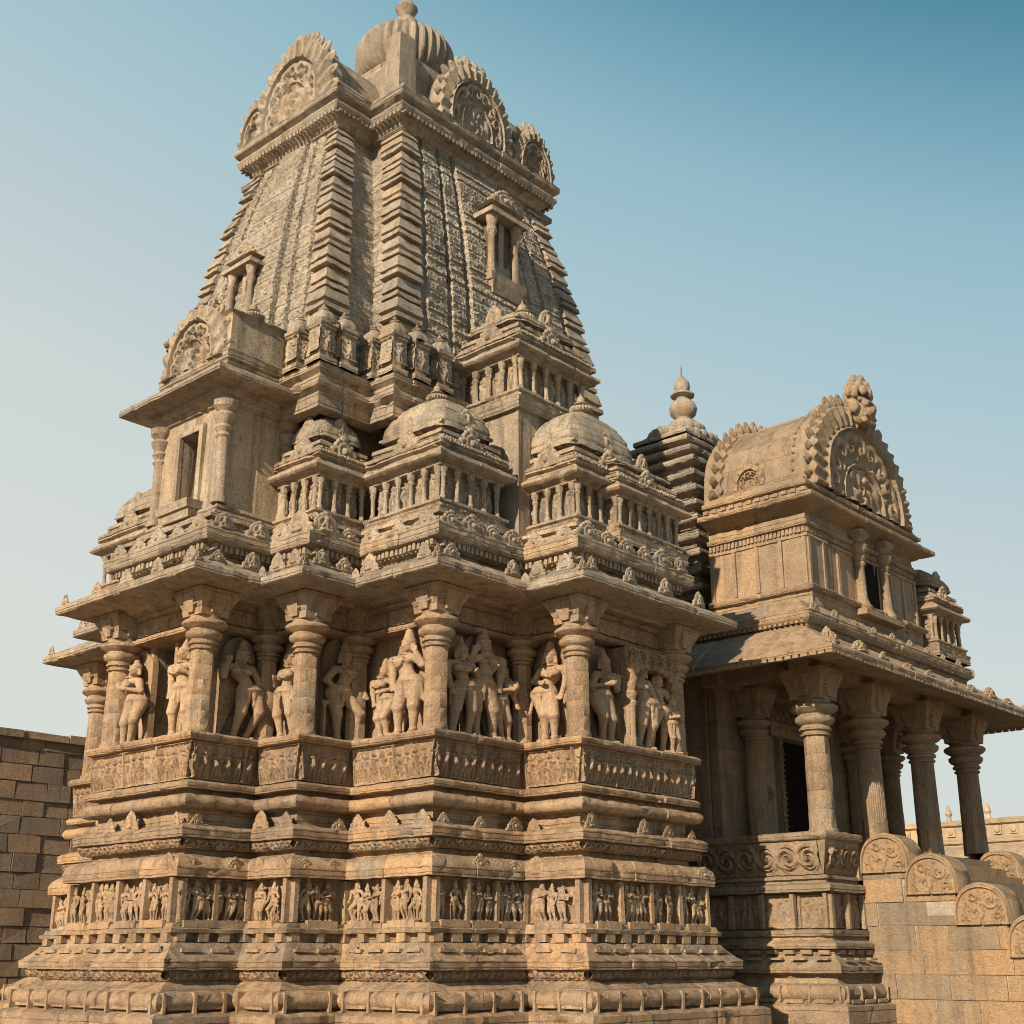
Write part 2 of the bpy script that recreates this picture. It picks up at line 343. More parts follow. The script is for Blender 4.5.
# blended solids for sculpture (signed distances, then surface nets)
def capd(P, a, b, ra, rb):
    a, b = np.array(a, float), np.array(b, float); ba = b-a; t = np.clip(((P-a)@ba)/(ba@ba+1e-12), 0, 1)
    return np.linalg.norm(P-a-t[..., None]*ba, axis=-1)-(ra+(rb-ra)*t)
def elld(P, c, r):
    q = (P-np.array(c, float)); r = np.array(r, float); k0 = np.linalg.norm(q/r, axis=-1); k1 = np.linalg.norm(q/(r*r), axis=-1)+1e-9
    return k0*(k0-1)/k1
def torus(P, c, R, r, sy=1.):
    q = P-np.array(c, float); return np.hypot(np.hypot(q[..., 0], q[..., 1]/sy)-R, q[..., 2])-r
def ringd(P, c, R, r):
    q = P-np.array(c, float); return np.hypot(np.hypot(q[..., 0], q[..., 2])-R, q[..., 1])-r
def sdf_mb(prims, vox, k=.012, pad=.03):
    lo, hi = np.full(3, 9e9), np.full(3, -9e9)
    for p in prims:
        if p[0] == 'c': 
            for c, r in ((p[1], p[3]), (p[2], p[4])): lo = np.minimum(lo, np.array(c)-r); hi = np.maximum(hi, np.array(c)+r)
        elif p[0] == 'e': lo = np.minimum(lo, np.array(p[1])-p[2]); hi = np.maximum(hi, np.array(p[1])+p[2])
        elif p[0] == 'r': rr = p[2]+p[3]; lo = np.minimum(lo, np.array(p[1])-(rr, p[3], rr)); hi = np.maximum(hi, np.array(p[1])+(rr, p[3], rr))
        elif p[0] == 't': rr = p[2]+p[3]; lo = np.minimum(lo, np.array(p[1])-(rr, rr, p[3])); hi = np.maximum(hi, np.array(p[1])+(rr, rr, p[3]))
    lo = lo-pad; hi = hi+pad; nx, ny, nz = (np.ceil((hi-lo)/vox).astype(int)+1)
    G = np.stack(np.meshgrid(*[lo[i]+vox*np.arange(n) for i, n in enumerate((nx, ny, nz))], indexing='ij'), -1)
    acc = np.zeros((nx, ny, nz)); mn = np.full((nx, ny, nz), 9e9)
    for p in prims:
        d = capd(G, *p[1:5]) if p[0] == 'c' else elld(G, p[1], p[2]) if p[0] == 'e' else ringd(G, *p[1:]) if p[0] == 'r' else torus(G, *p[1:])
        mn = np.minimum(mn, d); acc += np.exp(np.clip(-d/k, -60, 60))
    D = -k*np.log(acc+1e-30)
    D = np.where(mn > .15, mn, D)
    S = D < 0
    c = [D[i:nx-1+i, j:ny-1+j, l:nz-1+l] for i in (0, 1) for j in (0, 1) for l in (0, 1)]
    ins = sum((x < 0).astype(int) for x in c); act = (ins > 0) & (ins < 8)
    num = np.zeros(act.shape+(3,)); cnt = np.zeros(act.shape)
    cor = [(i, j, l) for i in (0, 1) for j in (0, 1) for l in (0, 1)]
    for a in range(8):
        for b in range(a+1, 8):
            if sum(x != y for x, y in zip(cor[a], cor[b])) != 1: continue
            da, db = c[a], c[b]; s = (da < 0) != (db < 0); t = np.where(s, da/np.where(s, da-db, 1), 0)
            pt = np.array(cor[a])+t[..., None]*(np.array(cor[b])-np.array(cor[a])); num += np.where(s[..., None], pt, 0); cnt += s
    ii = np.argwhere(act); V = lo+vox*(ii+num[act]/cnt[act][:, None]); idx = -np.ones(act.shape, int); idx[act] = np.arange(len(ii))
    Q = []
    for ax in range(3):
        o = [x for x in range(3) if x != ax]
        s0 = [slice(0, None)]*3; s1 = [slice(0, None)]*3; s0[ax] = slice(0, -1); s1[ax] = slice(1, None)
        A, B = S[tuple(s0)], S[tuple(s1)]; e = np.argwhere(A != B)
        e = e[(e[:, o[0]] > 0) & (e[:, o[1]] > 0) & (e[:, o[0]] < D.shape[o[0]]-1) & (e[:, o[1]] < D.shape[o[1]]-1)]
        def g(di, dj): f = e.copy(); f[:, o[0]] -= di; f[:, o[1]] -= dj; return idx[f[:, 0], f[:, 1], f[:, 2]]
        q = np.stack([g(1, 1), g(0, 1), g(0, 0), g(1, 0)], 1); fl = A[e[:, 0], e[:, 1], e[:, 2]]
        if ax == 1: fl = ~fl
        q[~fl] = q[~fl][:, ::-1]; Q.append(q)
    return MB().add(V, np.concatenate(Q))

def figure(vox=.0075, female=True, sway=.03, head=0., lk=None, rk=None, lf=(-.07, 0), rf=(.07, 0), la=None, ra=None, crown='tall', sash=True, staff=None, skirt=False, wide=1.):
    # stands 1 high with its headdress, faces -Y
    sway = sway*1.5; hx, cx_, nx = sway, -sway*.6, head; wide = wide*1.04
    P = []; C = lambda a, b, r1, r2: P.append(('c', a, b, r1*wide, r2*wide)); E = lambda c, r: P.append(('e', c, np.array(r)))
    for sx, f, kn in ((-1, lf, lk), (1, rf, rk)):
        hp = (hx+sx*.052, 0, .455); kn = kn or ((hp[0]+f[0])/2+sx*.012, -.03, .255); an = (f[0], f[1]+.005, .035)
        C(hp, kn, .062, .043); C((kn[0], kn[1]+.008, kn[2]), an, .040, .021)
        C((f[0], f[1], .018), (f[0]+sx*.022, f[1]-.065, .014), .021, .015)
        P.append(('t', (f[0], f[1]+.005, .052), .027, .007))
    E((hx, 0, .475), (.092, .07, .062)); C((hx*.7, 0, .51), ((hx+cx_)/2, -.005, .575), .062, .047); C(((hx+cx_)/2, -.005, .575), (cx_, 0, .655), .046, .066)
    C((cx_-.085, .005, .70), (cx_+.085, .005, .70), .038, .038)
    if female:
        for s in (-1, 1): E((cx_+s*.044, -.058, .652), (.041, .040, .038))
    else: E((cx_, -.03, .67), (.08, .045, .04))
    P.append(('t', (cx_*.7+nx*.3, -.006, .742), .040, .009, .9))
    for k in range(9):   # beads of a long necklace hanging to the navel, and girdle pendants
        a = -math.pi*k/8; P.append(('e', (cx_+.052*math.cos(a), -.075-.012*math.sin(-a), .70+.085*math.sin(a)), np.array((.009, .010, .009))))
        if k % 2 == 0: C((hx+.022*(k-4), -.070+.006*abs(k-4), .475), (hx+.022*(k-4), -.072+.006*abs(k-4), .445-.012*(4-abs(k-4))), .008, .007); P.append(('t', (hx*.9, 0, .520), .078, .011, .85)); P.append(('t', (hx, 0, .488), .095, .011, .80))
    C((cx_*.6+nx*.4, .005, .72), (nx, 0, .775), .028, .026)
    E((nx, -.006, .810), (.048, .052, .056)); C((nx, -.058, .818), (nx, -.066, .802), .006, .010)   # head, nose
    E((nx, -.052, .783), (.016, .011, .008)); E((nx, -.042, .768), (.018, .015, .012))             # lips, chin
    for s in (-1, 1):
        E((nx+s*.021, -.050, .818), (.012, .008, .007)); C((nx+s*.052, 0, .825), (nx+s*.056, -.004, .772), .011, .015)
    P.append(('t', (nx, 0, .853), .046, .012))
    if crown == 'tall':
        C((nx, .004, .85), (nx*.9, .01, .975), .043, .018)
        for z, r in ((.872, .042), (.900, .036), (.928, .030), (.955, .024)): P.append(('t', (nx*.95, .006, z), r, .007))
    elif crown == 'cone': C((nx, 0, .85), (nx, .01, .985), .046, .008); P.append(('t', (nx, .003, .88), .042, .008))
    else: E((nx, .012, .87), (.046, .042, .035)); E((nx+.01, .02, .915), (.028, .028, .026))
    for sx, arm in ((-1, la), (1, ra)):
        sh = (cx_+sx*.112, .005, .70); el, ha = arm or ((cx_+sx*.135, .0, .565), (cx_+sx*.12, -.045, .455))
        C(sh, el, .036, .029); C(el, ha, .028, .019); P.append(('t', (sh[0]*.6+el[0]*.4, sh[1]*.6+el[1]*.4, sh[2]*.6+el[2]*.4), .030, .006))
        d = np.array(ha)-np.array(el); d = d/np.linalg.norm(d); side = np.cross(d, (0, 1, 0)); side = side/(np.linalg.norm(side)+1e-9)
        pm = np.array(ha)+d*.018; E(pm, (.020, .016, .020))
        for i, ln in enumerate((.030, .037, .034, .026)):
            b0 = pm+side*(i-1.5)*.0105; e1 = b0+d*ln*.6; e2 = e1+d*ln*.45+np.array((0, -.010, 0)); C(b0, e1, .0062, .0058); C(e1, e2, .0058, .005)
        th = pm-side*.016*sx; C(th, th-side*.014*sx+d*.018, .0075, .006)
    if sash:
        C((hx-.03, -.062, .49), (hx-.045, -.06, .36), .012, .009); C((hx+.02, -.066, .49), (hx+.005, -.066, .33), .013, .008)
        C((hx+.085, -.01, .49), (hx+.13, 0, .30), .012, .016)
    if skirt:
        C((hx, 0, .45), (hx*.6, 0, .20), .080, .062)
        for z in (.42, .37, .32, .27, .22): P.append(('t', (hx*.8, 0, z), .068+.09*(z-.18), .007))
    if staff: C(staff[0], staff[1], .014, .012); E(staff[1], (.03, .026, .03))
    E((0, .0, .0), (.16, .09, .02))
    return sdf_mb(P, vox, k=.0052)

# ------------------------------------------------------------------ ornament prototypes (shared meshes)
G0 = 1.2      # ground level
def proto(name, mb, mat, angle=60): return mb.mesh(name, mat, angle, 0)
lion = [('r', (0, -.06, .30), .17, .045), ('r', (0, -.05, .30), .25, .035), ('e', (0, 0, .28), (.24, .08, .26)), ('c', (0, -.06, .12), (0, -.09, .36), .075, .055), ('e', (0, -.11, .43), (.055, .055, .065)),
        ('c', (-.04, -.1, .32), (-.11, -.12, .22), .03, .025), ('c', (.04, -.1, .32), (.11, -.12, .22), .03, .025), ('c', (-.1, -.12, .12), (.1, -.12, .12), .05, .05),
        ('c', (-.34, -.02, .05), (.34, -.02, .05), .07, .07), ('e', (-.29, -.03, .17), (.09, .07, .09)), ('e', (.29, -.03, .17), (.09, .07, .09)), ('e', (0, -.03, .585), (.075, .07, .07)), ('e', (-.09, -.03, .54), (.05, .06, .05)), ('e', (.09, -.03, .54), (.05, .06, .05))]
P_ante = proto('antefix', sdf_mb(lion, .019, .012), 'stone')
leaf = [('e', (0, 0, .20), (.27, .07, .22)), ('r', (0, -.05, .20), .14, .035), ('e', (0, -.08, .20), (.06, .06, .07)), ('c', (-.36, 0, .05), (.36, 0, .05), .06, .06), ('e', (-.27, -.02, .17), (.08, .06, .09)), ('e', (.27, -.02, .17), (.08, .06, .09)), ('e', (0, -.02, .44), (.09, .06, .09))]
leaf += [('e', (.22*math.cos(a), -.03, .20+.24*math.sin(a)), (.045, .05, .045)) for a in np.linspace(.1, 3.04, 8)]
P_leaf = proto('antefix_leaf', sdf_mb(leaf, .018, .009), 'stone')
P_leafu = P_leaf.copy(); P_leafu.materials[0] = M['upper']
P_anteu = P_ante.copy(); P_anteu.materials[0] = M['upper']
P_leafp = P_leaf.copy(); P_leafp.materials[0] = M['porch']
P_antep = P_ante.copy(); P_antep.materials[0] = M['porch']
FIGV = dict(
 a=dict(sway=.045, lk=(-.02, -.05, .26), rk=(.13, -.06, .27), lf=(-.05, 0), rf=(.06, 0), la=((-.17, -.01, .60), (-.15, -.04, .74)), ra=((.14, 0, .58), (.12, -.03, .46)), head=-.01),
 b=dict(sway=.02, female=True, la=((-.12, 0, .56), (-.10, -.03, .44)), ra=((.15, 0, .58), (.10, -.07, .62)), head=.0, crown='cone'),
 c=dict(sway=-.03, female=False, lk=(-.06, -.02, .26), rk=(.12, -.06, .28), lf=(-.04, 0), rf=(.09, .0), la=((-.16, .0, .58), (-.09, -.05, .50)), ra=((.15, 0, .57), (.16, -.05, .47)), staff=((-.17, -.02, .02), (-.17, -.02, .36))),
 d=dict(sway=.03, female=False, la=((-.13, 0, .57), (-.10, -.03, .46)), ra=((.16, -.01, .62), (.12, -.05, .74)), wide=1.08, skirt=False, crown='tall', head=.015),
 e=dict(sway=.035, lk=(-.05, -.04, .25), rk=(.03, -.05, .26), lf=(-.03, 0), rf=(.05, .0), la=((-.14, .0, .57), (-.11, -.02, .45)), ra=((.13, -.02, .60), (.03, -.09, .56)), skirt=False),
 f=dict(sway=-.05, female=True, lk=(-.10, -.05, .27), rk=(.01, -.04, .25), lf=(-.02, 0), rf=(.05, 0), la=((-.13, -.03, .58), (-.02, -.10, .60)), ra=((.11, .02, .57), (.13, -.02, .45)), crown='bun', head=-.02),
 g=dict(sway=-.03, female=False, lk=(-.05, -.05, .26), rk=(.05, -.03, .25), lf=(-.03, 0), rf=(.06, 0), la=((-.13, 0, .57), (-.03, -.10, .59)), ra=((.13, 0, .57), (.03, -.10, .59)), crown='cone'),
 h=dict(sway=.04, female=True, wide=1.12, la=((-.15, 0, .58), (-.16, -.03, .47)), ra=((.13, 0, .59), (.15, -.03, .50)), lk=(-.03, -.04, .26), rk=(.10, -.03, .26), lf=(-.04, .0), rf=(.07, .01), crown='cone', head=.01))
FIG = {k: proto('carved_figure', figure(**v), 'statue') for k, v in FIGV.items()}
FIGS = {k: proto('small_figure', figure(vox=.019, **{**v, 'sash': False}), 'stone') for k, v in FIGV.items() if k in 'abcdefg'}

def lump(mb, c, r, n=10, m=7, tint=0):
    mb.lathe(0, 0, [], 3) if False else None
    a = MB(); a.lathe(0, 0, [(math.sin(math.pi*i/m), -math.cos(math.pi*i/m)) for i in range(1, m)], n)
    mb.merge(a, c, 0, r, tint=tint)

def column_parts(H, r, n=8, bh=.36, flare=.11, square_base=False, flute=False):
    # shaft, capital, bracket around x=y=0 from z=0; H is the total height
    zc = H-bh; cs = r*1.9; s = MB()
    p = [(r*1.12, 0), (r*1.12, .07), (r*1.0, .10)]; zt = zc-cs*1.45
    m = 5
    for i in range(m):
        z0 = .1+(zt-.1)*i/m; z1 = .1+(zt-.1)*(i+1)/m; k = 1-.05*i/m
        p += [(r*k, z0+.012), (r*k*.995, z1-.012), (r*k*.96, z1)]
    s.lathe(0, 0, p, 16 if flute else n, math.pi/n)
    if flute:
        s = MB(); s.lathe(0, 0, [(r*1.08, 0), (r*1.08, .06), (r*1.02, .5), (r*1.06, .52), (r*1.06, .58)], 8, math.pi/8)
        nn = 96; th = [0]; s.lathe(0, 0, [(r*.99, .58), (r*.97, .9), (r*.95, zt*.6), (r*.93, zt)], nn, 0, ribs=32, amp=.07)
    c = MB(); q = lambda rr, zz: (r*rr, zt+cs*zz)
    c.lathe(0, 0, [q(.9, 0), q(1.10, .03), q(1.14, .10), q(1.0, .14), q(1.0, .20), q(1.2, .24), q(1.24, .32), q(1.08, .38), q(1.1, .44), q(1.38, .52), q(1.52, .64), q(1.5, .74), q(1.25, .82), q(1.25, .88),
                   q(1.6, .98), q(1.82, 1.08), q(1.84, 1.17), q(1.7, 1.25), q(1.3, 1.30), q(1.3, 1.45)], 28)
    b = MB(); a = r*1.28; z0 = zc; t = a+flare
    b.box(-a, -a, z0, a, a, z0+bh*.28, top=-flare*.15)
    b.box(-a-.01, -a-.01, z0+bh*.28+.004, a+.01, a+.01, z0+bh*.9, top=-flare)
    for sx, sy in ((1, 0), (-1, 0), (0, 1), (0, -1)):
        b.obox((sx*a, sy*a), (sx, sy), -a*.32, a*.32, -.02, .05, z0+bh*.1, z0+bh*.86, flare=flare*.75)
        for u in (-.72, .72): b.obox((sx*a, sy*a), (sx, sy), a*u-.03, a*u+.03, -.02, .02, z0+bh*.3, z0+bh*.86, flare=flare*.7)
    for sx, sy in ((1, 0), (-1, 0), (0, 1), (0, -1)):
        for u in (-.42, 0, .42):
            tx, ty = -sy, sx; k = a+flare*.35
            for zf in (.42, .58, .72): lump(b, (sx*k*(1+(zf-.4)*.25)+tx*a*u*1.1, sy*k*(1+(zf-.4)*.25)+ty*a*u*1.1, z0+bh*zf), (.045, .045, bh*.07), 8, 6)
    b.box(-t-.02, -t-.02, z0+bh*.9, t+.02, t+.02, z0+bh+.02)
    return s, c, b
def make_column(name, x, y, z0, H, r, parent, mat, protos={}, **kw):
    key = (H, r, mat, str(kw))
    if key not in protos:
        s, c, b = column_parts(H, r, **kw); protos[key] = [k.mesh(nm, mat, 40, .0035) for k, nm in ((s, 'shaft'), (c, 'capital'), (b, 'bracket'))]
    ms = protos[key]; o = link(name, ms[0], (x, y, z0), parent)
    link('capital', ms[1], (x, y, z0), o); link('bracket', ms[2], (x, y, z0), o)
    return o

def dome(mb, cx, cy, hx, hy, z0, h, n=64, rows=34, e=4.5, tint=0):
    th = np.arange(n)*2*math.pi/n+math.pi/4; V = []
    c, s = np.cos(th), np.sin(th); e = 7.; k = (np.abs(c)**e+np.abs(s)**e)**(-1/e)
    for i in range(rows+1):
        u = i/rows; a = u*math.pi/2; r = math.cos(a)**.85*(1+.05*math.sin(u*math.pi)*(1-u)); z = z0+h*math.sin(a)**1.05
        g = (1-.035*(np.abs(np.sin(th*4)) < .14))*(1-.028*(i % 7 == 3)); kk = k*(1-u*u*u)+u*u*u
        V.append(np.stack([cx+hx*r*c*kk*g, cy+hy*r*s*kk*g, np.full(n, z)], 1))
    q = [(i*n+j, i*n+(j+1) % n, (i+1)*n+(j+1) % n, (i+1)*n+j) for i in range(rows) for j in range(n)]
    mb.add(np.concatenate(V), q, tint=tint)
def kalasha(mb, x, y, z, s, ribs=24):
    mb.lathe(x, y, [(s*.55, z), (s*.5, z+s*.12), (s*.35, z+s*.2), (s*.35, z+s*.3)], 20)
    mb.lathe(x, y, [(s*.4, z+s*.28), (s*.72, z+s*.40), (s*.82, z+s*.56), (s*.74, z+s*.74), (s*.45, z+s*.86)], 48, ribs=ribs, amp=.10)
    mb.lathe(x, y, [(s*.3, z+s*.82), (s*.3, z+s*.95), (s*.5, z+s*1.02), (s*.5, z+s*1.08), (s*.22, z+s*1.14), (s*.3, z+s*1.3), (s*.28, z+s*1.48), (s*.1, z+s*1.68), (s*.02, z+s*1.95)], 18)
def fan(mb, c, n, z, w, h, th=.3, leaves=13, seed=0, leafr=None, ring=(.42, .74), depth=.06):
    # horseshoe gable: carved face in front, solid rim behind, flame leaves round the edge
    c = np.array(c, float); n = np.array(n, float); t = np.array([-n[1], n[0]]); NT, NR = 220, 60
    T = np.linspace(-.12, math.pi+.12, NT); Rr = np.linspace(0, 1, NR); TT, RR = np.meshgrid(T, Rr)
    X = w*np.cos(TT)*RR*(1+.06*np.sin(TT*2)**2); Z = h*np.clip(np.sin(TT), -.04, 1)*RR
    x, y = X/w, Z/h
    prof = np.zeros_like(RR)
    for r0 in ring: prof = np.maximum(prof, np.clip(1-np.abs(RR-r0)/.028, 0, 1)*1.1)
    inner = RR < ring[0]-.03; mid = (RR > ring[0]+.03) & (RR < ring[1]-.03); outer = RR > ring[1]+.03
    k = 9; tc = (np.floor(TT/math.pi*k)+.5)*math.pi/k; rm = (ring[0]+ring[1])/2
    dx = (TT-tc)*rm*w; dz = (RR-rm)*(w+h)/2; q = np.hypot(dx, dz)/((ring[1]-ring[0])*(w+h)/4); an = np.arctan2(dz, dx*np.where(np.floor(TT/math.pi*k) % 2 == 0, 1, -1))
    prof = np.maximum(prof, mid*np.clip(.6+.8*np.cos(an+np.log(q+.08)*4.2), 0, 1)*np.clip((1.1-q)*4, 0, 1))
    prof = np.maximum(prof, outer*np.clip(.35+.6*np.cos(TT*leaves*2), 0, 1)*.8)
    qi = np.hypot(x/ring[0], (y-ring[0]*.38)/ring[0]*1.15); ai = np.arctan2(y-ring[0]*.38, x)
    prof = np.maximum(prof, inner*np.clip(.5+.7*np.cos(ai*5+np.log(qi+.1)*3)*np.cos(qi*9), 0, 1)*.9)
    d = prof*depth*1.45; d = np.where(RR > .985, -.02, d); d = d+np.where(RR > ring[1], .05, 0)-np.where(RR < ring[0], .015, 0)
    P = np.stack([c[0]+t[0]*X+n[0]*d, c[1]+t[1]*X+n[1]*d, z+Z], -1)
    B = P.copy()[-1]; B[:, 0] -= n[0]*th; B[:, 1] -= n[1]*th
    V = np.concatenate([P.reshape(-1, 3), B]); i = np.arange(NR*NT).reshape(NR, NT)
    fq = np.stack([i[:-1, :-1], i[:-1, 1:], i[1:, 1:], i[1:, :-1]], -1).reshape(-1, 4)
    j = np.arange(NT); b0 = NR*NT; bq = np.stack([i[-1, :-1], i[-1, 1:], b0+j[1:], b0+j[:-1]], -1)
    mb.add(V, fq); mb.add(V, bq)
    bc = np.array([[c[0]-n[0]*th, c[1]-n[1]*th, z]]); mb.add(np.concatenate([B, bc]), t=[(a, a+1, NT) for a in range(NT-1)])
    lr = leafr or .16*w
    for kx in range(leaves):
        a = math.pi*(kx+.5)/leaves; X0 = w*math.cos(a)*1.03; Z0 = h*math.sin(a)*1.03
        a2 = MB(); s_ = lr*(1+.25*math.sin(a))*random.uniform(.75, 1.25)
        lump(a2, (0, 0, 0), (s_*.60, .055, s_*.95), 12, 8); lump(a2, (0, .05, s_*.05), (s_*.28, .035, s_*.5)); v = np.concatenate(a2.V); ang = math.pi/2-a
        xx = v[:, 0]*math.cos(ang)+v[:, 2]*math.sin(ang)+X0; zz = -v[:, 0]*math.sin(ang)+v[:, 2]*math.cos(ang)+Z0; yy = v[:, 1]-.04
        mb.add(np.stack([c[0]+t[0]*xx+n[0]*yy, c[1]+t[1]*xx+n[1]*yy, z+zz], 1), np.concatenate(a2.Q), np.concatenate(a2.T) if a2.T else None, tint=random.uniform(-1, 1))

def shrine(parent, x0, y0, x1, y1, z0, mat='upper', s=1., dh=.74, fin=.23, bays=None, plinth=0., label=None):
    # miniature pavilion: base, wall with colonnettes and figures, cornice, stepped roof, dome, finial
    zz = lambda k: z0+plinth+k*s; R = rect(x0, y0, x1, y1); cx, cy = (x0+x1)/2, (y0+y1)/2; hx, hy = (x1-x0)/2, (y1-y0)/2
    b = MB()
    pr = [(.10*s, zz(-.15))] if not plinth else [(-.0, z0), (-.0, zz(-.12)), (.08, zz(-.12))]
    mould(b, R, jit=.012, prof=pr+[(.10*s, zz(0)), (.12*s, zz(.06)), (.04*s, zz(.09)), (.03*s, zz(.15)), (.08*s, zz(.18)), (.08*s, zz(.22)), (0, zz(.25)), (-.13*s, zz(.26)), (-.13*s, zz(.80)), (.02*s, zz(.80)), (.03*s, zz(.85)),
                     (.15*s, zz(.88)), (.19*s, zz(.92)), (.18*s, zz(.97)), (.05*s, zz(1.06)), (.02*s, zz(1.10)), (.09*s, zz(1.13)), (.08*s, zz(1.19)), (-.03*s, zz(1.25)),
                     (-.12*s, zz(1.27)), (-.12*s, zz(1.34)), (-.02*s, zz(1.37)), (-.02*s, zz(1.43)), (-.12*s, zz(1.49)), (-.18*s, zz(1.50)), (-.18*s, zz(1.58)), (-.10*s, zz(1.60)), (-.10*s, zz(1.64)), (-.9*min(hx, hy), zz(1.66))], closed=True, block=.6, step=.09)
    body = part('miniature_shrine', b, mat, parent); 
    if label: body['label'] = label
    c = MB()
    for p, nn, i in along(R, -.03*s, .30*s, closed=True, margin=.06*s):
        if nn[1] > .5: continue
        c.lathe(p[0], p[1], [(.055*s, zz(.25)), (.05*s, zz(.30)), (.036*s, zz(.33)), (.036*s, zz(.60)), (.055*s, zz(.64)), (.04*s, zz(.67)), (.065*s, zz(.73)), (.07*s, zz(.81))], 8)
    part('colonnette_row', c, mat, body)
    f = MB(); o = offs(R, -.125*s, True)
    for i in (0, 1, 2):
        a, b2 = o[i], o[(i+1) % 4]
        relief(f, a, b2, zz(.27), zz(.79), 0, 0, f_figures(.24*s, 1.1, 0), cell=.015*max(s, .7), seed=int(x0*10+i))
        relief(f, offs(R, .075*s, True)[i], offs(R, .075*s, True)[(i+1) % 4], zz(1.17), zz(1.26), .02*s, -.03*s, f_scroll(.10, .03, 3.), cell=.015, seed=i)
        relief(f, offs(R, -.055*s, True)[i], offs(R, -.055*s, True)[(i+1) % 4], zz(1.27), zz(1.35), 0, 0, f_scroll(.09, .05, 3.), cell=.015, seed=i)
        relief(f, offs(R, -.03*s, True)[i], offs(R, -.03*s, True)[(i+1) % 4], zz(.80), zz(.88), 0, .10*s, f_scroll(.08, .03, 3.), cell=.015, seed=i)
        relief(f, offs(R, .03*s, True)[i], offs(R, .03*s, True)[(i+1) % 4], zz(.085), zz(.16), 0, 0, f_scroll(.10, .03, 3.), cell=.015, seed=i)
    part('figure_panel', f, mat, body)
    d = MB(); dome(d, cx, cy, hx-.06*s, hy-.06*s, zz(1.55), dh*s)
    part('dome', d, 'jupper' if mat == 'upper' else 'jporch', body, wear=.009)
    k = MB(); kalasha(k, cx, cy, zz(1.52+dh), fin*s)
    part('finial', k, mat, body)
    for nn, pt, L in (((0, -1), (cx, y0), hx), ((-1, 0), (x0, cy), hy)):
        px, py = pt[0]-nn[0]*.06*s, pt[1]-nn[1]*.06*s
        link('gable_ornament', P_leafu, (px, py, zz(1.17)), body, face(nn), (.85*s, .9*s, .9*s))
        link('gable_ornament', P_anteu, (px-nn[0]*.12*s, py-nn[1]*.12*s, zz(1.55)), body, face(nn), (.6*s, .8*s, .7*s))
    for px, py in ((x0, y0), (x1, y0), (x0, y1)):
        link('gable_ornament', P_anteu, (px+.02, py+.02, zz(1.10)), body, face((-.7, -.7)), (.30*s,)*3)
    return body

# ================================================================== GROUND
g = MB(); N_ = 60
gx = np.linspace(-1, 1, N_); gx = np.sign(gx)*np.abs(gx)**3*300+15; X, Y = np.meshgrid(gx, gx)
i = np.arange(N_*N_).reshape(N_, N_)
g.add(np.stack([X, Y, np.full_like(X, G0)], -1).reshape(-1, 3), np.stack([i[:-1, :-1], i[:-1, 1:], i[1:, 1:], i[1:, :-1]], -1).reshape(-1, 4))
gr = link('ground', g.mesh('ground', 'ground', 38, 0), (0, 0, 0)); gr['kind'] = 'structure'

# ================================================================== MAIN TEMPLE
T = thing('temple', (15, 17, G0), 'tall carved sandstone temple with statue niches and a ribbed curving tower', 'temple')
PL = [(15.5, 21.9), (12.1, 21.9), (12.1, 19.6), (11.4, 19.6), (11.4, 18.4), (10.4, 18.4), (10.4, 15.58), (11.58, 15.58), (11.58, 14.61), (12.59, 14.61), (12.59, 12.85), (14.49, 12.85), (14.49, 11.73), (17.56, 11.73), (17.56, 14.1), (20.4, 14.1)]
def arc(d0, z0, r, n=6, top=90, bot=-90, sz=1.):  # half round, from top to bottom order reversed later
    return [(d0+r*math.cos(R_(a)), z0+sz*r*math.sin(R_(a))) for a in np.linspace(bot, top, n)]
pl = MB()
mould(pl, PL, [(.64, G0-.1), (.64, 1.50), (.59, 1.53)]+[(.38+.16*math.cos(a), 1.69+.13*math.sin(a)) for a in np.linspace(-1.35, 1.45, 8)]+[(.40, 1.83), (.30, 1.88), (.24, 1.92)], block=1.0)
mould(pl, PL, [(.24, 1.92), (.20, 1.93), (.20, 2.06), (.36, 2.075), (.37, 2.19), (.31, 2.23), (.24, 2.29), (.15, 2.38), (.13, 2.42), (.02, 2.43)], block=.85)
mould(pl, PL, [(.02, 2.43), (.02, 2.54), (.14, 2.55), (.15, 2.60), (.10, 2.62), (.08, 2.68), (-.02, 2.685), (-.15, 2.69)], block=.8)
plinth = part('plinth', pl, 'stone', T)
ck = MB(); mould(ck, offs(PL, -.30), [(0, G0-.1), (0, 5.27)], block=9, groove=0, jit=0); part('core', ck, 'stone', plinth)
dv = MB()
for p, nn, i in along(PL, .54, .52): dv.obox(p, nn, -.022, .022, -.12, .012, 1.54, 1.80)
for p, nn, i in along(PL, .49, .52, odd=True): dv.obox(p, nn, -.20, .20, -.06, .02, 1.585, 1.63, flare=0)
do = offs(PL, .215)
for i in range(len(PL)-1):
    if normals(PL, False)[0][i][2][1] < .5: relief(dv, do[i], do[i+1], 1.93, 2.07, 0, .07, f_scroll(.13, .05, 3.), cell=.012, seed=i)
for p, nn, i in along(PL, .02, .37, margin=.06): dv.obox(p, nn, -random.uniform(.06, .11), random.uniform(.06, .11), -.01, .11, 2.435, 2.545, tint=random.uniform(-1, 1))
for p, nn, i in along(PL, .24, .40, odd=True, margin=.1): dv.obox(p, nn, -.14, .14, -.02, .035, 2.30, 2.345)
part('slotted_band', dv, 'stone', plinth)

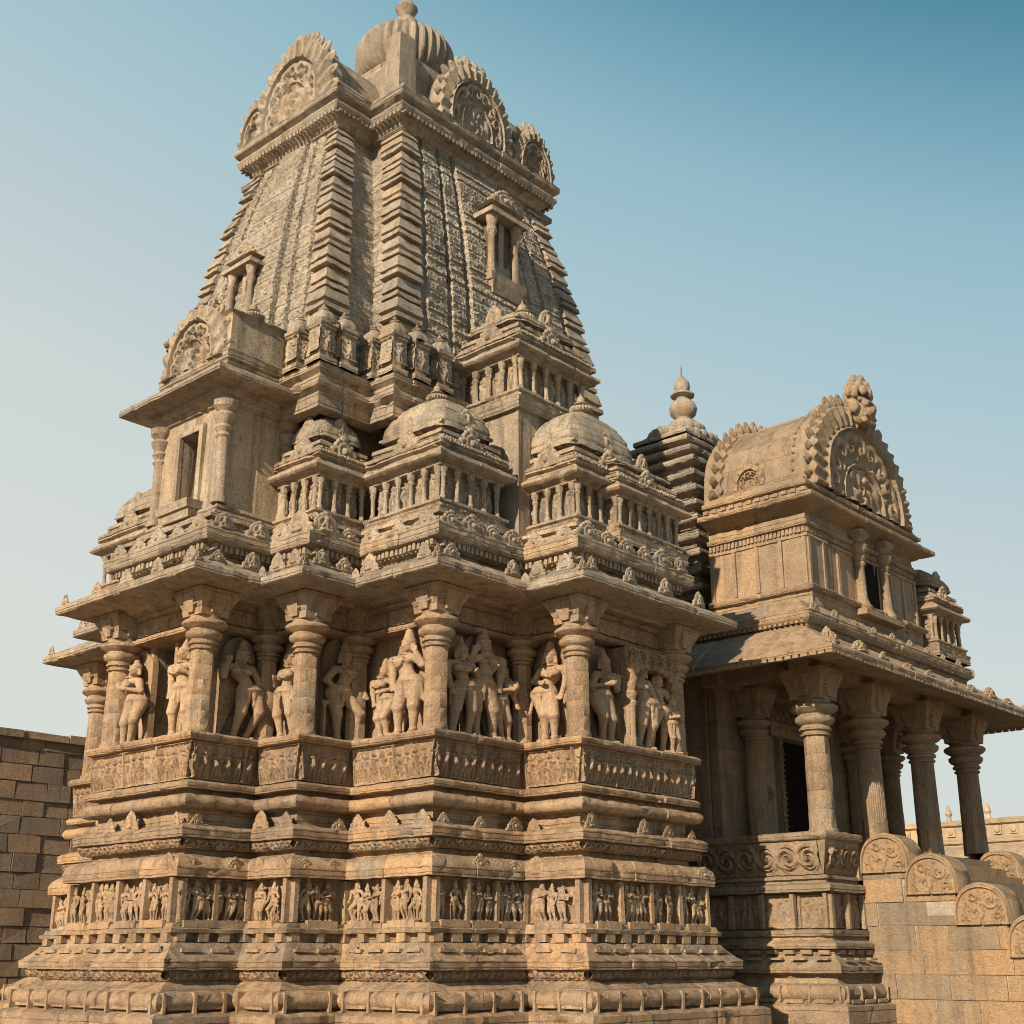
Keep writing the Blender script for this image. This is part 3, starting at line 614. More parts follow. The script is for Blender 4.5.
ff = MB(); mould(ff, PL, [(-.12, 2.68), (-.13, 3.29)], block=.9)
fo = offs(PL, -.115)
for i in range(len(PL)-1):
    if normals(PL, False)[0][i][2][1] < .5: relief(ff, fo[i], fo[i+1], 2.70, 3.28, 0, 0, f_figures(.23, .8, 0), cell=.017, seed=80+i)
frz = part('figure_frieze', ff, 'stone', T)
fp = MB()
for p, nn, i in along(PL, -.02, .70, margin=.045): fp.obox(p, nn, -.038, .038, -.12, .085, 2.69, 3.27, tint=random.uniform(-1, 1))
for p, nn, i in along(PL, -.02, .70, margin=.045, odd=True): fp.obox(p, nn, -.27, .27, -.02, .13, 2.62, 2.715, tint=random.uniform(-1, 1))
part('frieze_pilasters', fp, 'stone', frz)
spots = []
for p, nn, i in along(PL, .0, .70, margin=.045, odd=True):
    if nn[1] > .5 or nn[0] > .5: continue
    for u in random.choice(((-.20, -.02, .17), (-.21, 0, .21), (-.17, .12), (-.19, -.06, .08, .21))): spots.append((p+np.array([-nn[1], nn[0]])*u, nn, i))
spots = [s for s in spots if 2 < s[2] < 14 or s[0][1] < 21.9]
spots.sort(key=lambda s: math.hypot(s[0][0], s[0][1])); keys = list(FIGS)
for k, (p, nn, i) in enumerate(spots[:99]):
    sc = random.uniform(.50, .59); fl = random.choice((-1, 1))
    link('frieze_figure', FIGS[random.choice(keys)], (p[0], p[1], 2.715), frz, face(nn)+random.uniform(-.3, .3), (sc*fl*1.38, sc*1.0, sc*1.0))

cn = MB()
mould(cn, PL, [(-.15, 3.28), (-.03, 3.285), (.10, 3.29), (.11, 3.42), (.07, 3.52), (-.02, 3.58), (-.12, 3.60)], block=.9)
mould(cn, PL, [(-.12, 3.60), (-.19, 3.61), (-.19, 3.67), (-.09, 3.68), (-.09, 3.81), (.03, 3.825), (.04, 3.95), (.0, 3.985), (-.14, 4.03), (-.21, 4.04), (-.21, 4.23), (-.09, 4.245)]
      +[(-.09+.10*math.cos(a), 4.34+.095*math.sin(a)) for a in np.linspace(-1.4, 1.4, 7)]+[(-.12, 4.44), (-.2, 4.45), (-.2, 4.50), (-.03, 4.51), (-.02, 4.585), (-.06, 4.62), (-.14, 4.635)], block=.9)
cor = part('cornice', cn, 'stone', T)
cb = MB()
co = offs(PL, -.075)
for i in range(len(PL)-1):
    if normals(PL, False)[0][i][2][1] < .5: relief(cb, co[i], co[i+1], 3.685, 3.81, 0, .04, f_scroll(.115, .05, 4.), cell=.012, seed=i)
part('scroll_band', cb, 'stone', cor)
nc = 0
for d_, sp_, z_, par_, nm_, sc_ in ((.075, .62, 3.36, cor, 'lotus_medallion', .40), (.22, .9, 2.24, plinth, 'plinth_medallion', .28)):
    for p, nn, i in along(PL, d_, sp_, margin=.24):
        if nn[1] > .5 or nn[0] > .5 or p[1] > 21.5 or random.random() < .12: continue
        s = sc_*random.uniform(.8, 1.15); link(nm_, random.choice((P_leaf, P_ante, P_leaf)), (p[0], p[1], z_+random.uniform(-.02, .02)), par_, face(nn)+random.uniform(-.08, .08), (s*random.uniform(1., 1.6), s*.75, s*random.uniform(.85, 1.1)))
ant = []
for p, nn, i in along(PL, -.06, .62, margin=.2):
    if nn[1] > .5 or nn[0] > .5 or p[1] > 21.5: continue
    if random.random() < .78: ant.append((p, nn, 3.985, random.uniform(.30, .47), P_leaf if random.random() < .55 else P_ante, cor))
for p, nn, z, s, m_, par in ant: link('antefix', m_, (p[0], p[1], z), par, face(nn)+random.uniform(-.1, .1), (s*random.uniform(.9, 1.25), s*.8, s))

bl = MB()
mould(bl, PL, [(-.14, 4.635), (-.20, 4.65), (-.15, 5.175), (-.03, 5.19), (.0, 5.20), (.02, 5.27), (-.01, 5.305), (-.3, 5.31), (-.62, 5.315)], block=.9)
bal = part('carved_balustrade', bl, 'stone', T)
br = MB(); o1 = offs(PL, 0)
for i in range(len(PL)-1):
    a, b2 = offs(PL, -.06)[i], offs(PL, -.06)[i+1]
    nn = normals(PL, False)[0][i][2]
    if nn[1] > .5: continue
    relief(br, a, b2, 4.655, 5.175, -.12, -.055, f_figures(.185, 1.35, 5), cell=.0135, seed=i+3)
part('figure_relief', br, 'stone', bal)

WP = offs(PL, -.60); iw = next(i for i, p in enumerate(WP) if abs(p[0]-11.0) < .01 and p[1] < 16.5)
WP = WP[:iw]+[(11.0, 17.62), (11.55, 17.62), (11.55, 17.03), (11.0, 17.03)]+WP[iw:]
wl = MB(); mould(wl, WP, [(0, 5.28), (0, 7.45)], block=3, groove=0, jit=0)
wl.box(11.006, 17.0, 6.93, 11.5, 17.65, 7.45); wl.box(11.006, 17.0, 5.28, 11.5, 17.65, 5.42)
wall = part('wall', wl, 'jstone', T)
# carved arched slabs behind the statues, window recess and framed niche
st = MB()
def stele(c, nn, w, z0, h):
    th_ = np.linspace(0, math.pi, 25); pts = [(w, 0)]+[(w*math.cos(a), h-w*.9+w*.9*1.25*math.sin(a)) for a in th_]+[(-w, 0)]
    t = np.array([-nn[1], nn[0]]); c = np.array(c); n2 = np.array(nn)
    st = MB()
    F_ = [(*(c+t*x+n2*.09), z0+z) for x, z in pts]; F2 = [(*(c+t*x*.9+n2*.055), z0+z*.965) for x, z in pts]; Bk = [(*(c+t*x-n2*.02), z0+z) for x, z in pts]; m = len(pts)
    st.add(F_+F2+Bk+[(*(c+n2*.055), z0+h*.4)], [(2*m+i, 2*m+i+1, i+1, i) for i in range(m-1)]+[(i, i+1, m+i+1, m+i) for i in range(m-1)], [(m+i, m+i+1, 3*m) for i in range(m-1)])
    part('arched_backing_slab', st, 'stone', wall)
ST = [  # name key, x, y, normal, height, mesh, mirror, wall side, label
 ('a', 11.50, 16.02, (0, -1), 1.47, 1, 'dancing stone statue with raised hand and bent knees, right of the left corner pillar'),
 ('b', 12.00, 15.36, (-1, 0), 1.38, -1, 'slim stone statue standing half hidden left of the second free pillar from the left corner'),
 ('c', 12.70, 15.05, (0, -1), 1.50, 1, 'tall crowned stone statue with a club at its side, right of the second free pillar'),
 ('e', 13.00, 14.30, (-1, 0), 1.18, 1, 'small stone attendant statue beside a taller crowned one, left of the central corner pillar'),
 ('d', 12.98, 13.80, (-1, 0), 1.55, 1, 'broad tall crowned stone statue just left of the central corner pillar'),
 ('b', 13.48, 13.28, (0, -1), 1.44, 1, 'slender stone statue first to the right of the central corner pillar'),
 ('d', 13.98, 13.26, (0, -1), 1.66, -1, 'tallest crowned stone statue in the middle of the three right of the central pillar'),
 ('f', 14.38, 13.22, (0, -1), 1.24, 1, 'short stone statue leaning in on the right of the group of three'),
 ('e', 14.90, 12.60, (-1, 0), 1.50, -1, 'stone statue alone in its recess, just left of the right corner pillar'),
 ('g', 15.48, 12.12, (0, -1), 1.42, 1, 'narrow stone statue between the thick pillar and the framed niche'),
 ('h', 16.33, 12.05, (0, -1), 1.42, 1, 'rounded stone statue with a conical headdress inside the framed niche'),
 ('c', 16.80, 12.06, (0, -1), 1.34, -1, 'stone statue at the right inside the framed niche'),
 ('g', 17.03, 11.93, (0, -1), .92, 1, 'smallest stone statue at the foot of the pillar right of the framed niche'),
 ('b', 10.84, 16.46, (-1, 0), 1.45, 1, 'stone statue right of the dark window recess on the sunlit left face'),
 ('f', 10.84, 17.86, (-1, 0), 1.40, -1, 'stone statue left of the dark window recess on the sunlit left face'),
 ('a', 11.85, 18.95, (-1, 0), 1.42, -1, 'farthest left stone statue, seen behind the leftmost pillar')]
for k, x, y, nn, h, mr, lab in ST:
    h_ = h*1.07; o = link('statue', FIG[k], (x+nn[0]*.07, y+nn[1]*.07, 5.325), None, face(nn)+(-.22 if nn[1] else .15)+random.uniform(-.08, .08), (h_*mr*1.25, h_*1.2, h_))
    tag(o, lab, 'statue', 'carved stone figures standing in the wall niches')
for k, x, y, nn, h, mr, lab in ST:
    if h < 1.3: continue
    wx, wy = (x, {0: y}.get(0)) if nn[0] else (x, y)
    wd = {(0, -1): None, (-1, 0): None}
    c = (x+.17, y) if nn[0] else (x, y+.17)
    if k == 'h' or x > 16.5: continue
    stele(c, nn, .31, 5.30, min(h+.10, 1.62))
wn = MB()
wn.box(10.955, 16.95, 5.32, 11.03, 17.03, 6.93); wn.box(10.955, 17.62, 5.32, 11.03, 17.70, 6.93); wn.box(10.94, 16.88, 6.93, 11.03, 17.77, 7.02); wn.box(10.93, 16.95, 5.31, 11.03, 17.70, 5.42)
win = part('window_recess', wn, 'stone', wall)
nb = MB(); nb.box(11.53, 17.032, 5.42, 11.545, 17.618, 6.93); part('opening_shade_panel', nb, 'dark', win)  # dark sheet at the back paints the recess's shade
nf = MB()
for x in (15.93, 17.12):
    nf.box(x-.07, 11.86, 5.31, x+.07, 12.30, 6.62)
    nf.lathe(x, 11.86, [(.07, 5.32), (.075, 5.45), (.055, 5.5), (.06, 5.95), (.085, 6.0), (.055, 6.05), (.09, 6.15), (.05, 6.2), (.085, 6.3), (.1, 6.4), (.06, 6.5), (.09, 6.6)], 10)
nf.box(15.86, 11.84, 6.60, 17.19, 12.30, 6.90)
relief(nf, (15.86, 11.83), (17.19, 11.83), 6.62, 6.90, 0, 0, f_scroll(.22, .05), cell=.013)
for u in np.linspace(0, math.pi, 9): lump(nf, (16.53+.5*math.cos(u), 11.86, 6.52+.13*math.sin(u)), (.09, .07, .06))
part('niche_frame', nf, 'stone', wall)

COLP = [(10.68, 18.12), (10.68, 15.86), (11.86, 14.89), (12.87, 13.13), (14.77, 12.01), (17.27, 12.01), (12.38, 21.6), (11.68, 19.32)]
for x, y in COLP: make_column('column', x, y, 5.31, 2.10, .185, T, 'stone')
for x, y in ((11.93, 15.93), (12.94, 14.96), (14.84, 13.20), (11.75, 18.75)): make_column('column', x, y, 5.31, 2.10, .165, T, 'stone')

bm_ = MB(); mould(bm_, PL, [(-.62, 6.95), (-.30, 6.955), (-.30, 7.03), (-.34, 7.04), (-.34, 7.30), (-.28, 7.31), (-.26, 7.38)], block=1.2)
beam = part('beam', bm_, 'stone', T)
bf = MB()
for i in range(len(PL)-1):
    q = offs(PL, -.335); nn = normals(PL, False)[0][i][2]
    if nn[1] > .5: continue
    relief(bf, q[i], q[i+1], 7.05, 7.29, 0, 0, f_figures(.11, .8, 0), cell=.014, seed=50+i)
part('beam_frieze', bf, 'stone', beam)
ev = MB(); mould(ev, PL, [(-.36, 7.385), (-.10, 7.39), (-.08, 7.43), (.30, 7.46), (.50, 7.475), (.53, 7.50), (.53, 7.60), (.48, 7.63), (.15, 7.82), (-.12, 7.97), (-.20, 7.975)], block=1.15, groove=.014)
eave = part('eave', ev, 'upper', T)
pp = MB(); mould(pp, PL, [(-.20, 7.97), (-.24, 7.98), (-.24, 8.06), (-.16, 8.07), (-.16, 8.17), (.0, 8.20), (.03, 8.24), (.04, 8.38), (.0, 8.41), (-.10, 8.50), (-.16, 8.52), (-.17, 8.58), (-.10, 8.60), (-.10, 8.66), (-.22, 8.70), (-.75, 8.72), (-1.2, 8.74)], block=.95)
par = part('parapet', pp, 'upper', T)
pb = MB()
for p, nn, i in along(PL, -.16, .10, margin=.05): pb.obox(p, nn, -.03, .03, -.01, .08+.03*random.random(), 8.08, 8.175, tint=random.uniform(-1, 1))
part('dentil_band', pb, 'upper', par)
for p, nn, i in along(PL, .18, .95, margin=.28):
    if nn[1] > .5 or nn[0] > .5 or p[1] > 21.5: continue
    s = random.uniform(.34, .48); link('roof_ornament', P_anteu if random.random() < .6 else P_leafu, (p[0], p[1], 7.80), eave, face(nn), (s*1.1, s*.9, s))
for i in range(1, len(PL)-3):   # upturned tips on the eave corners
    q = offs(PL, .42)[i]
    nn0 = normals(PL, False)[0]
    if abs(nn0[i-1][2]@nn0[i][2]) < .1: link('roof_ornament', P_anteu, (q[0], q[1], 7.63), eave, face(nn0[i][2]), (.28, .28, .30))
for p, nn, i in along(PL, -.04, .52, margin=.26):
    if nn[1] > .5 or nn[0] > .5 or p[1] > 21.5: continue
    s = random.uniform(.5, .78); link('roof_ornament', random.choice((P_leafu, P_anteu, P_leafu)), (p[0], p[1], 8.38), par, face(nn), (s*1.1, s*.8, s*.82))

# core of the superstructure behind the miniature shrines
cr = MB(); CP = offs(PL, -1.25)
mould(cr, [(14.2, 21.2), (12.9, 21.2), (12.9, 17.2), (13.0, 17.2), (13.0, 15.6), (13.9, 15.6), (13.9, 14.1), (18.3, 14.1), (18.3, 21.2)], [(0, 8.7), (0, 10.9), (.12, 10.95), (.12, 11.05), (-.1, 11.15), (-.6, 11.2)], closed=True)
core = part('roof_core', cr, 'upper', T)
cap(q := MB(), [(12.9, 21.2), (12.9, 15.6), (13.9, 14.1), (18.3, 14.1), (18.3, 21.2)], 11.19); part('roof_slab', q, 'upper', T)
cap(q := MB(), offs(PL, -1.1)+[(17, 21)], 8.73); part('roof_slab', q, 'upper', T)

shrine(T, 12.97, 13.22, 14.38, 14.9, 8.72, label='domed miniature shrine above the central corner')
shrine(T, 12.0, 15.02, 13.05, 16.0, 8.72, dh=.5, fin=.2, label='small domed miniature shrine tucked beside the projecting window pavilion')
D_ = shrine(T, 14.98, 12.15, 16.9, 13.4, 8.72, dh=.88, fin=.25, label='larger domed miniature shrine at the right with pillared bay')
shrine(T, 15.75, 11.88, 17.5, 12.9, 8.72, s=.86, dh=.22, fin=.0001, label='projecting pillared bay with low roof at the right end')
shrine(T, 12.1, 20.0, 13.4, 21.6, 8.72, dh=.6, fin=.2, label='domed miniature shrine on the far left corner')
# tall miniature shrine rising on a square shaft
shrine(T, 14.72, 13.15, 16.55, 14.6, 8.7, s=1.08, plinth=2.45, dh=.34, fin=.27, label='tall miniature shrine on a plain square shaft against the tower')

# pavilion with a window above the sunlit left face
PV = rect(10.9, 16.1, 12.6, 17.95)
pv = MB()
mould(pv, PV, [(.12, 8.62), (.12, 8.72), (.16, 8.76), (.15, 8.84), (.04, 8.88), (.08, 8.92), (.06, 8.98), (0, 9.0), (-.3, 9.005)], closed=True, block=1.2, jit=.003)
mould(pv, [(10.9, 17.95), (10.9, 17.25), (11.35, 17.25), (11.35, 16.72), (10.9, 16.72), (10.9, 16.1), (12.6, 16.1), (12.6, 17.95)], [(0, 8.99), (0, 10.73)], closed=True, block=2.5, jit=0)
pv.box(10.905, 16.7, 10.42, 11.3, 17.3, 10.75); pv.box(10.905, 16.7, 8.9, 11.34, 17.3, 9.15)
mould(pv, PV, [(-.5, 10.715), (0, 10.72), (.05, 10.74), (.07, 10.82), (.16, 10.86), (.18, 10.96)], closed=True, block=1.2, jit=.003)
pav = part('window_pavilion', pv, 'upper', T); pav['label'] = 'square pavilion with a tall dark window under a broad flat slab'
o = MB(); o.box(11.33, 16.724, 9.15, 11.342, 17.246, 10.42); w_ = part('window', o, 'dark', pav)  # dark backing sheet, window shade put into its colour
o = MB()
for y0, y1, z0, z1 in ((16.62, 16.72, 9.12, 10.46), (17.25, 17.35, 9.12, 10.46), (16.62, 17.35, 10.42, 10.52)): o.box(10.84, y0, z0, 10.905, y1, z1)
o.box(10.62, 16.55, 9.0, 10.90, 17.42, 9.13, top=-.03); o.box(10.70, 16.62, 8.86, 10.90, 17.35, 9.0, top=-.04)
part('window_frame', o, 'upper', w_)
for x, y in ((10.9, 16.1), (10.9, 17.9), (12.15, 16.08)):
    o = MB(); o.lathe(x, y, [(.13, 9.0), (.12, 9.1), (.10, 9.13), (.095, 10.1), (.13, 10.14), (.10, 10.2), (.15, 10.28), (.11, 10.34), (.17, 10.44), (.19, 10.5), (.12, 10.56), (.2, 10.64), (.21, 10.74)], 14)
    part('corner_colonnette', o, 'upper', pav)
o = MB(); mould(o, PV, [(.10, 10.94), (.50, 10.98), (.54, 11.0), (.54, 11.10), (.50, 11.13), (.20, 11.30), (.16, 11.34), (.10, 11.36), (.12, 11.44), (.05, 11.48)], closed=True, block=1.3)
part('roof_slab', o, 'upper', pav)
o = MB(); mould(o, rect(10.82, 16.02, 13.2, 17.95), [(-.02, 11.46), (.04, 11.5), (.05, 11.66), (-.02, 11.7), (-.04, 12.36), (.02, 12.40), (-.1, 12.46), (-.5, 12.6)], closed=True, block=1.0)
cap(o, rect(11.3, 16.5, 12.8, 17.5), 12.6)
for k in range(5): lump(o, (12.05+.09*math.cos(k*1.3), 15.97, 12.0+.09*math.sin(k*1.3)), (.06, .05, .06))
crest = part('roof_crest', o, 'upper', pav)
o = MB(); fan(o, (10.80, 16.98), (-1, 0), 11.62, .86, 1.12, th=.25, leaves=9, leafr=.11); part('arched_gable', o, 'upper', crest)
for x, y, s, z in ((10.95, 17.95, .22, 12.3), (11.1, 16.98, .2, 12.75), (11.5, 16.4, .26, 12.5)): o = MB(); kalasha(o, x, y, z, s*.9); part('finial', o, 'upper', crest)
o = MB()
for p, nn, i in along(rect(10.9, 16.1, 12.3, 17.95), .17, .42, closed=True, margin=.15):
    if nn[0] < -.5: relief(o, (p[0], p[1]+.18), (p[0], p[1]-.18), 8.40, 8.70, 0, 0, f_scroll(.3, .06), cell=.015)
part('carved_scrolls', o, 'upper', pav)

# ------------------------------------------------------------------ the tower
CX, CY = 16.25, 18.0
def tw(z):
    t = (z-11.2)/(17.6-11.2); q = max(t, 0)**2.1; l = lambda a, b: a+(b-a)*(.22*t+.78*q)
    return l(11.95, 13.24), l(15.05, 16.55), l(13.05, 14.11), l(14.45, 15.64)   # left plane X, its corner Y, front corner X, front plane Y
def ext(z):
    t = (z-11.2)/6.4; C2 = 18.85+(18.15-18.85)*t**1.9; B2 = 19.65+(19.15-19.65)*t**1.9; return C2+.8, B2, C2, B2+.95
LAY = .47
def rib(z):
    p = ((z-11.2)/LAY) % 1.; k_ = int((z-11.2)/LAY+1e-6); w_ = .022*math.sin(k_*2.7)
    return w_+(-.10 if p < .09 else (.02 if p < .30 else (-.02 if p < .36 else (-.06 if p < .44 else .02-.05*(p-.44)/.56))))
def course(z, s): return (-.02 if ((z/.47+s*.7) % 1.) < .09 else 0.)+.012*math.sin(z*31+s*5)
zs = []
zz = 11.2
while zz < 17.6:
    zs += [zz+LAY*k for k in (0, .085, .10, .20, .295, .31, .355, .37, .435, .45, .6, .75, .88, .985)]; zz += LAY
zs = sorted(set([round(z, 4) for z in zs if z <= 17.62]+[round(11.2+.03*k, 4) for k in range(214)]))
zs = [z for k, z in enumerate(zs) if k == 0 or z-zs[k-1] > .006]
# stations (fraction along the run, offset, ribbed)
long_ = [(0, 0, 1), (.02, 0, 1), (.05, 0, 1), (.08, 0, 1), (.105, 0, 1), (.108, -.10, 0), (.135, -.10, 0), (.138, -.02, 0), (.18, -.02, 0), (.225, -.02, 0), (.228, -.12, 0), (.25, -.12, 0), (.253, -.01, 0), (.29, -.01, 0), (.315, -.01, 0), (.318, -.10, 0), (.338, -.10, 0), (.341, .05, 0), (.42, .06, 0)]
long_ = long_+[(1-a, b, c) for a, b, c in reversed(long_)]
sh1 = [(0, 0, 1), (.15, 0, 1), (.3, 0, 1), (.48, 0, 1), (.50, -.12, 0), (.75, -.12, 0), (1, -.12, 0)]
sh2 = [(0, -.12, 0), (.3, -.12, 0), (.32, 0, 1), (.5, 0, 1), (.75, 0, 1), (1, 0, 1)]
dense = []
for (f0, o0, r0), (f1, o1, r1) in zip(long_[:-1], long_[1:]):
    dense.append((f0, o0, r0)); m_ = int((f1-f0)*4.6/.032) if not (r0 or r1) and abs(o1-o0) < .03 else 0
    for k in range(1, m_+1): dense.append((f0+(f1-f0)*k/(m_+1), o0+(o1-o0)*k/(m_+1), 0))
long_ = dense+[long_[-1]]
def lattice(u, z):   # rows of little horseshoe arches, staggered
    row = math.floor(z/.235); x = (u/.235+.5*(row % 2)) % 1-.5; y = (z/.235) % 1-.42; r = math.hypot(x*2.1, y*2.2)
    h = .022*max(0, 1-abs(r-.78)/.22)+.018*max(0, 1-r/.34)
    if y < -.33: h = .020
    return h-.008
def ring_pts(z):
    a, b, c, d = tw(z); A2, B2, C2, D2 = ext(z)
    path = [((a, B2), (a, b), long_), ((a, b), (c, b), sh1), ((c, b), (c, d), sh2), ((c, d), (C2, d), long_), ((C2, d), (C2, b), sh1), ((C2, b), (A2, b), sh2), ((A2, b), (A2, B2), long_), ((A2, B2), (C2, B2), sh1), ((C2, B2), (C2, D2), sh2), ((C2, D2), (c, D2), long_), ((c, D2), (c, B2), sh1), ((c, B2), (a, B2), sh2)]
    out = []; fl = []
    for k, (p, q, stn) in enumerate(path):
        p, q = np.array(p), np.array(q); L = np.linalg.norm(q-p); e = (q-p)/L; n = np.array([e[1], -e[0]])
        for j, (f, o_, rb) in enumerate(stn):
            if j == len(stn)-1: continue
            off = o_+(rib(z) if rb else course(z, k)+(lattice(f*4.6+k, z) if (o_ > -.09 and 0 < j) else 0))
            P = p+e*f*L+n*off
            if j == 0:
                pn = path[k-1]; e0 = np.array(pn[1])-np.array(pn[0]); e0 = e0/np.linalg.norm(e0); n0 = np.array([e0[1], -e0[0]])
                P = P+n0*(rib(z) if rb else (-.12 if not rb and stn is sh2 else 0))
            out.append((P[0], P[1], z)); fl.append(1 if (rb and stn[j+1][2]) else 0)
    return out, fl
rows = [ring_pts(z) for z in zs]; nst = len(rows[0][0]); V = np.array([r[0] for r in rows]).reshape(-1, 3); fl = np.array(rows[0][1])
i = np.arange(len(rows)*nst).reshape(len(rows), nst); j = np.roll(i, -1, 1)
Q = np.stack([i[:-1], j[:-1], j[1:], i[1:]], -1); isr = np.broadcast_to(fl == 1, Q.shape[:2])
lay = np.array([int((z-11.2)/LAY) for z in zs[:-1]]); tn = rng.uniform(-1, 1, (40, nst))[lay][:, :]
spire = part('tower_body', MB().add(V, Q[~isr], tint=0), 'tower', T, angle=30, wear=.009)
tb = MB(); k_ = rng.uniform(-1, 1, (60, 30)); seg = np.cumsum(fl == 0) % 30
tint_r = k_[np.clip(lay, 0, 59)][:, seg]
tb.add(V, Q[isr], tint=tint_r[isr]); part('ribbed_corner_bands', tb, 'towerrib', spire, angle=30, wear=.010)

# small spirelets round the foot of the tower
a, b, c, d = tw(11.5)
ft = MB()
A2, B2, C2, D2 = ext(11.5); FP = [(a-.02, B2), (a-.02, b-.02), (c-.02, b-.02), (c-.02, d-.02), (C2+.02, d-.02), (C2+.02, b)]
mould(ft, FP, [(-.2, 10.7), (.02, 10.72), (.02, 10.98), (.14, 11.04), (.15, 11.14), (.04, 11.2), (.02, 11.3), (.12, 11.36), (.12, 11.46), (-.1, 11.5)], block=.5)
foot = part('tower_foot_moulding', ft, 'upper', spire)
for p in ((a-.02, b-.02), (a+.42, b-.04), (a-.04, b+.55), (c-.02, d+.02), (c+.45, d-.04), (c-.05, d+.5), (a-.04, b+1.2), (c+1.0, d-.04)):
    o = MB(); x, y = p; big = 1.
    mould(o, rect(x-.13, y-.13, x+.17, y+.17), [(.04, 11.46), (.04, 11.56), (-.01, 11.6), (-.01, 12.12), (.04, 12.16), (.04, 12.22), (0, 12.24)], closed=True, block=9, step=.08)
    dome(o, x+.02, y+.02, .19, .19, 12.22, .24, n=32, rows=8); kalasha(o, x+.02, y+.02, 12.42, .10)
    for nn, pa, pb2 in (((0, -1), (x-.12, y-.145), (x+.16, y-.145)), ((-1, 0), (x-.145, y+.16), (x-.145, y-.12))):
        relief(o, pa, pb2, 11.64, 12.1, 0, 0, f_figures(.28, .8, 0), cell=.016, seed=int(x*50))
    part('spirelet', o, 'upper', foot)

# little windows projecting from the tower faces
def tower_niche(cx, cy, nn, z0, s):
    o = MB(); c = (cx, cy)
    o.obox(c, nn, -.42*s, .42*s, -.3, .16*s, z0, z0+.12*s, flare=.03); o.obox(c, nn, -.34*s, .34*s, -.3, .12*s, z0-.22*s, z0, flare=.06)
    o.obox(c, nn, -.46*s, .46*s, -.3, .20*s, z0+1.28*s, z0+1.38*s, flare=-.02); o.obox(c, nn, -.36*s, .36*s, -.3, .12*s, z0+1.38*s, z0+1.52*s, flare=-.05); o.obox(c, nn, -.42*s, .42*s, -.3, .16*s, z0+1.52*s, z0+1.58*s, flare=-.1)
    t = (-nn[1], nn[0])
    for u in (-.30, .30): o.lathe(cx+t[0]*u*s+nn[0]*.04, cy+t[1]*u*s+nn[1]*.04, [(.09*s, z0+.1*s), (.07*s, z0+.3*s), (.06*s, z0+.9*s), (.1*s, z0+1.0*s), (.07*s, z0+1.08*s), (.12*s, z0+1.3*s)], 10)
    o.obox(c, nn, -.06*s, .06*s, -.3, -.02, z0+.12*s, z0+1.3*s)
    w = part('tower_window', o, 'upper', spire)
    o = MB(); o.obox(c, nn, -.26*s, .26*s, -.35, -.06, z0+.12*s, z0+1.28*s); part('opening_shade_panel', o, 'dark', w)  # dark-coloured box stands in for shade inside the tower window
    link('gable_ornament', P_leafu, (cx+nn[0]*.05, cy+nn[1]*.05, z0+1.54*s), w, face(nn), (1.0*s, .8*s, .7*s))
zt_ = 14.5; tower_niche(CX-.15, tw(zt_)[3]+.0, (0, -1), zt_, 1.15)
zt_ = 13.1; tower_niche(tw(zt_)[0]+.02, CY-.3, (-1, 0), zt_, .95)

# crown of the tower
a, b, c, d = tw(17.6); A2, B2, C2, D2 = ext(17.6)
KP = [(a, B2), (a, b), (c, b), (c, d), (C2, d), (C2, b), (A2, b), (A2, B2), (C2, B2), (C2, D2), (c, D2), (c, B2)]
o = MB(); mould(o, KP, [(-.2, 17.5), (.04, 17.56), (.06, 17.66), (.26, 17.76), (.30, 17.82), (.30, 17.90), (.22, 17.94), (.22, 17.99), (.34, 18.05), (.35, 18.17), (.2, 18.25), (.05, 18.3), (.03, 18.6), (-.3, 18.68), (-1.2, 18.7)], closed=True, block=.8)
crown = part('tower_cornice', o, 'towerrib', T)
o = MB()
for p, nn, i in along(KP, .22, .11, closed=True, margin=.05): o.obox(p, nn, -.03, .03, -.02, .06, 17.70, 17.78)
part('dentil_band', o, 'towerrib', crown)
o = MB()   # crossing barrel vaults behind the fans, corner block
def barrel(mb, c0, c1, w, h, z, n=18):
    c0, c1 = np.array(c0, float), np.array(c1, float); e = (c1-c0)/np.linalg.norm(c1-c0); t = np.array([-e[1], e[0]]); V = []
    ss = np.linspace(0, 1, 9)
    for s in ss:
        for a_ in np.linspace(0, math.pi, n): p = c0+(c1-c0)*s+t*w*math.cos(a_); V.append((p[0], p[1], z+h*math.sin(a_)**.85))
    mb.add(V, [(i*n+j, (i+1)*n+j, (i+1)*n+j+1, i*n+j+1) for i in range(8) for j in range(n-1)])
    for b_ in (0, 8): cap(mb, [(0, 0)], 0) if False else mb.add(V[b_*n:(b_+1)*n], t=[(0, k, k+1) for k in range(1, n-1)])
barrel(o, (CX-.15, d+.1), (CX-.15, CY), 1.02, 1.30, 18.6); barrel(o, (a+.1, CY), (CX, CY), 1.15, 1.5, 18.6)
o.box(c+.02, d+.18, 18.3, c+.50, d+.62, 20.05, top=.03)
o.box(c+.5, d+.45, 18.3, 2*CX-c-.4, 2*CY-d-.45, 19.9)
o.box(a+.5, b+.4, 18.3, 2*CX-a-.5, 2*CY-b-.4, 19.2)
mould(o, rect(c+.75, d+1.0, 2*CX-c-.75, 2*CY-d-1.0), [(0, 19.8), (.1, 19.9), (.1, 20.1), (-.1, 20.2), (-.1, 20.5)], closed=True)
vault = part('crown_vaults', o, 'towerrib', crown)
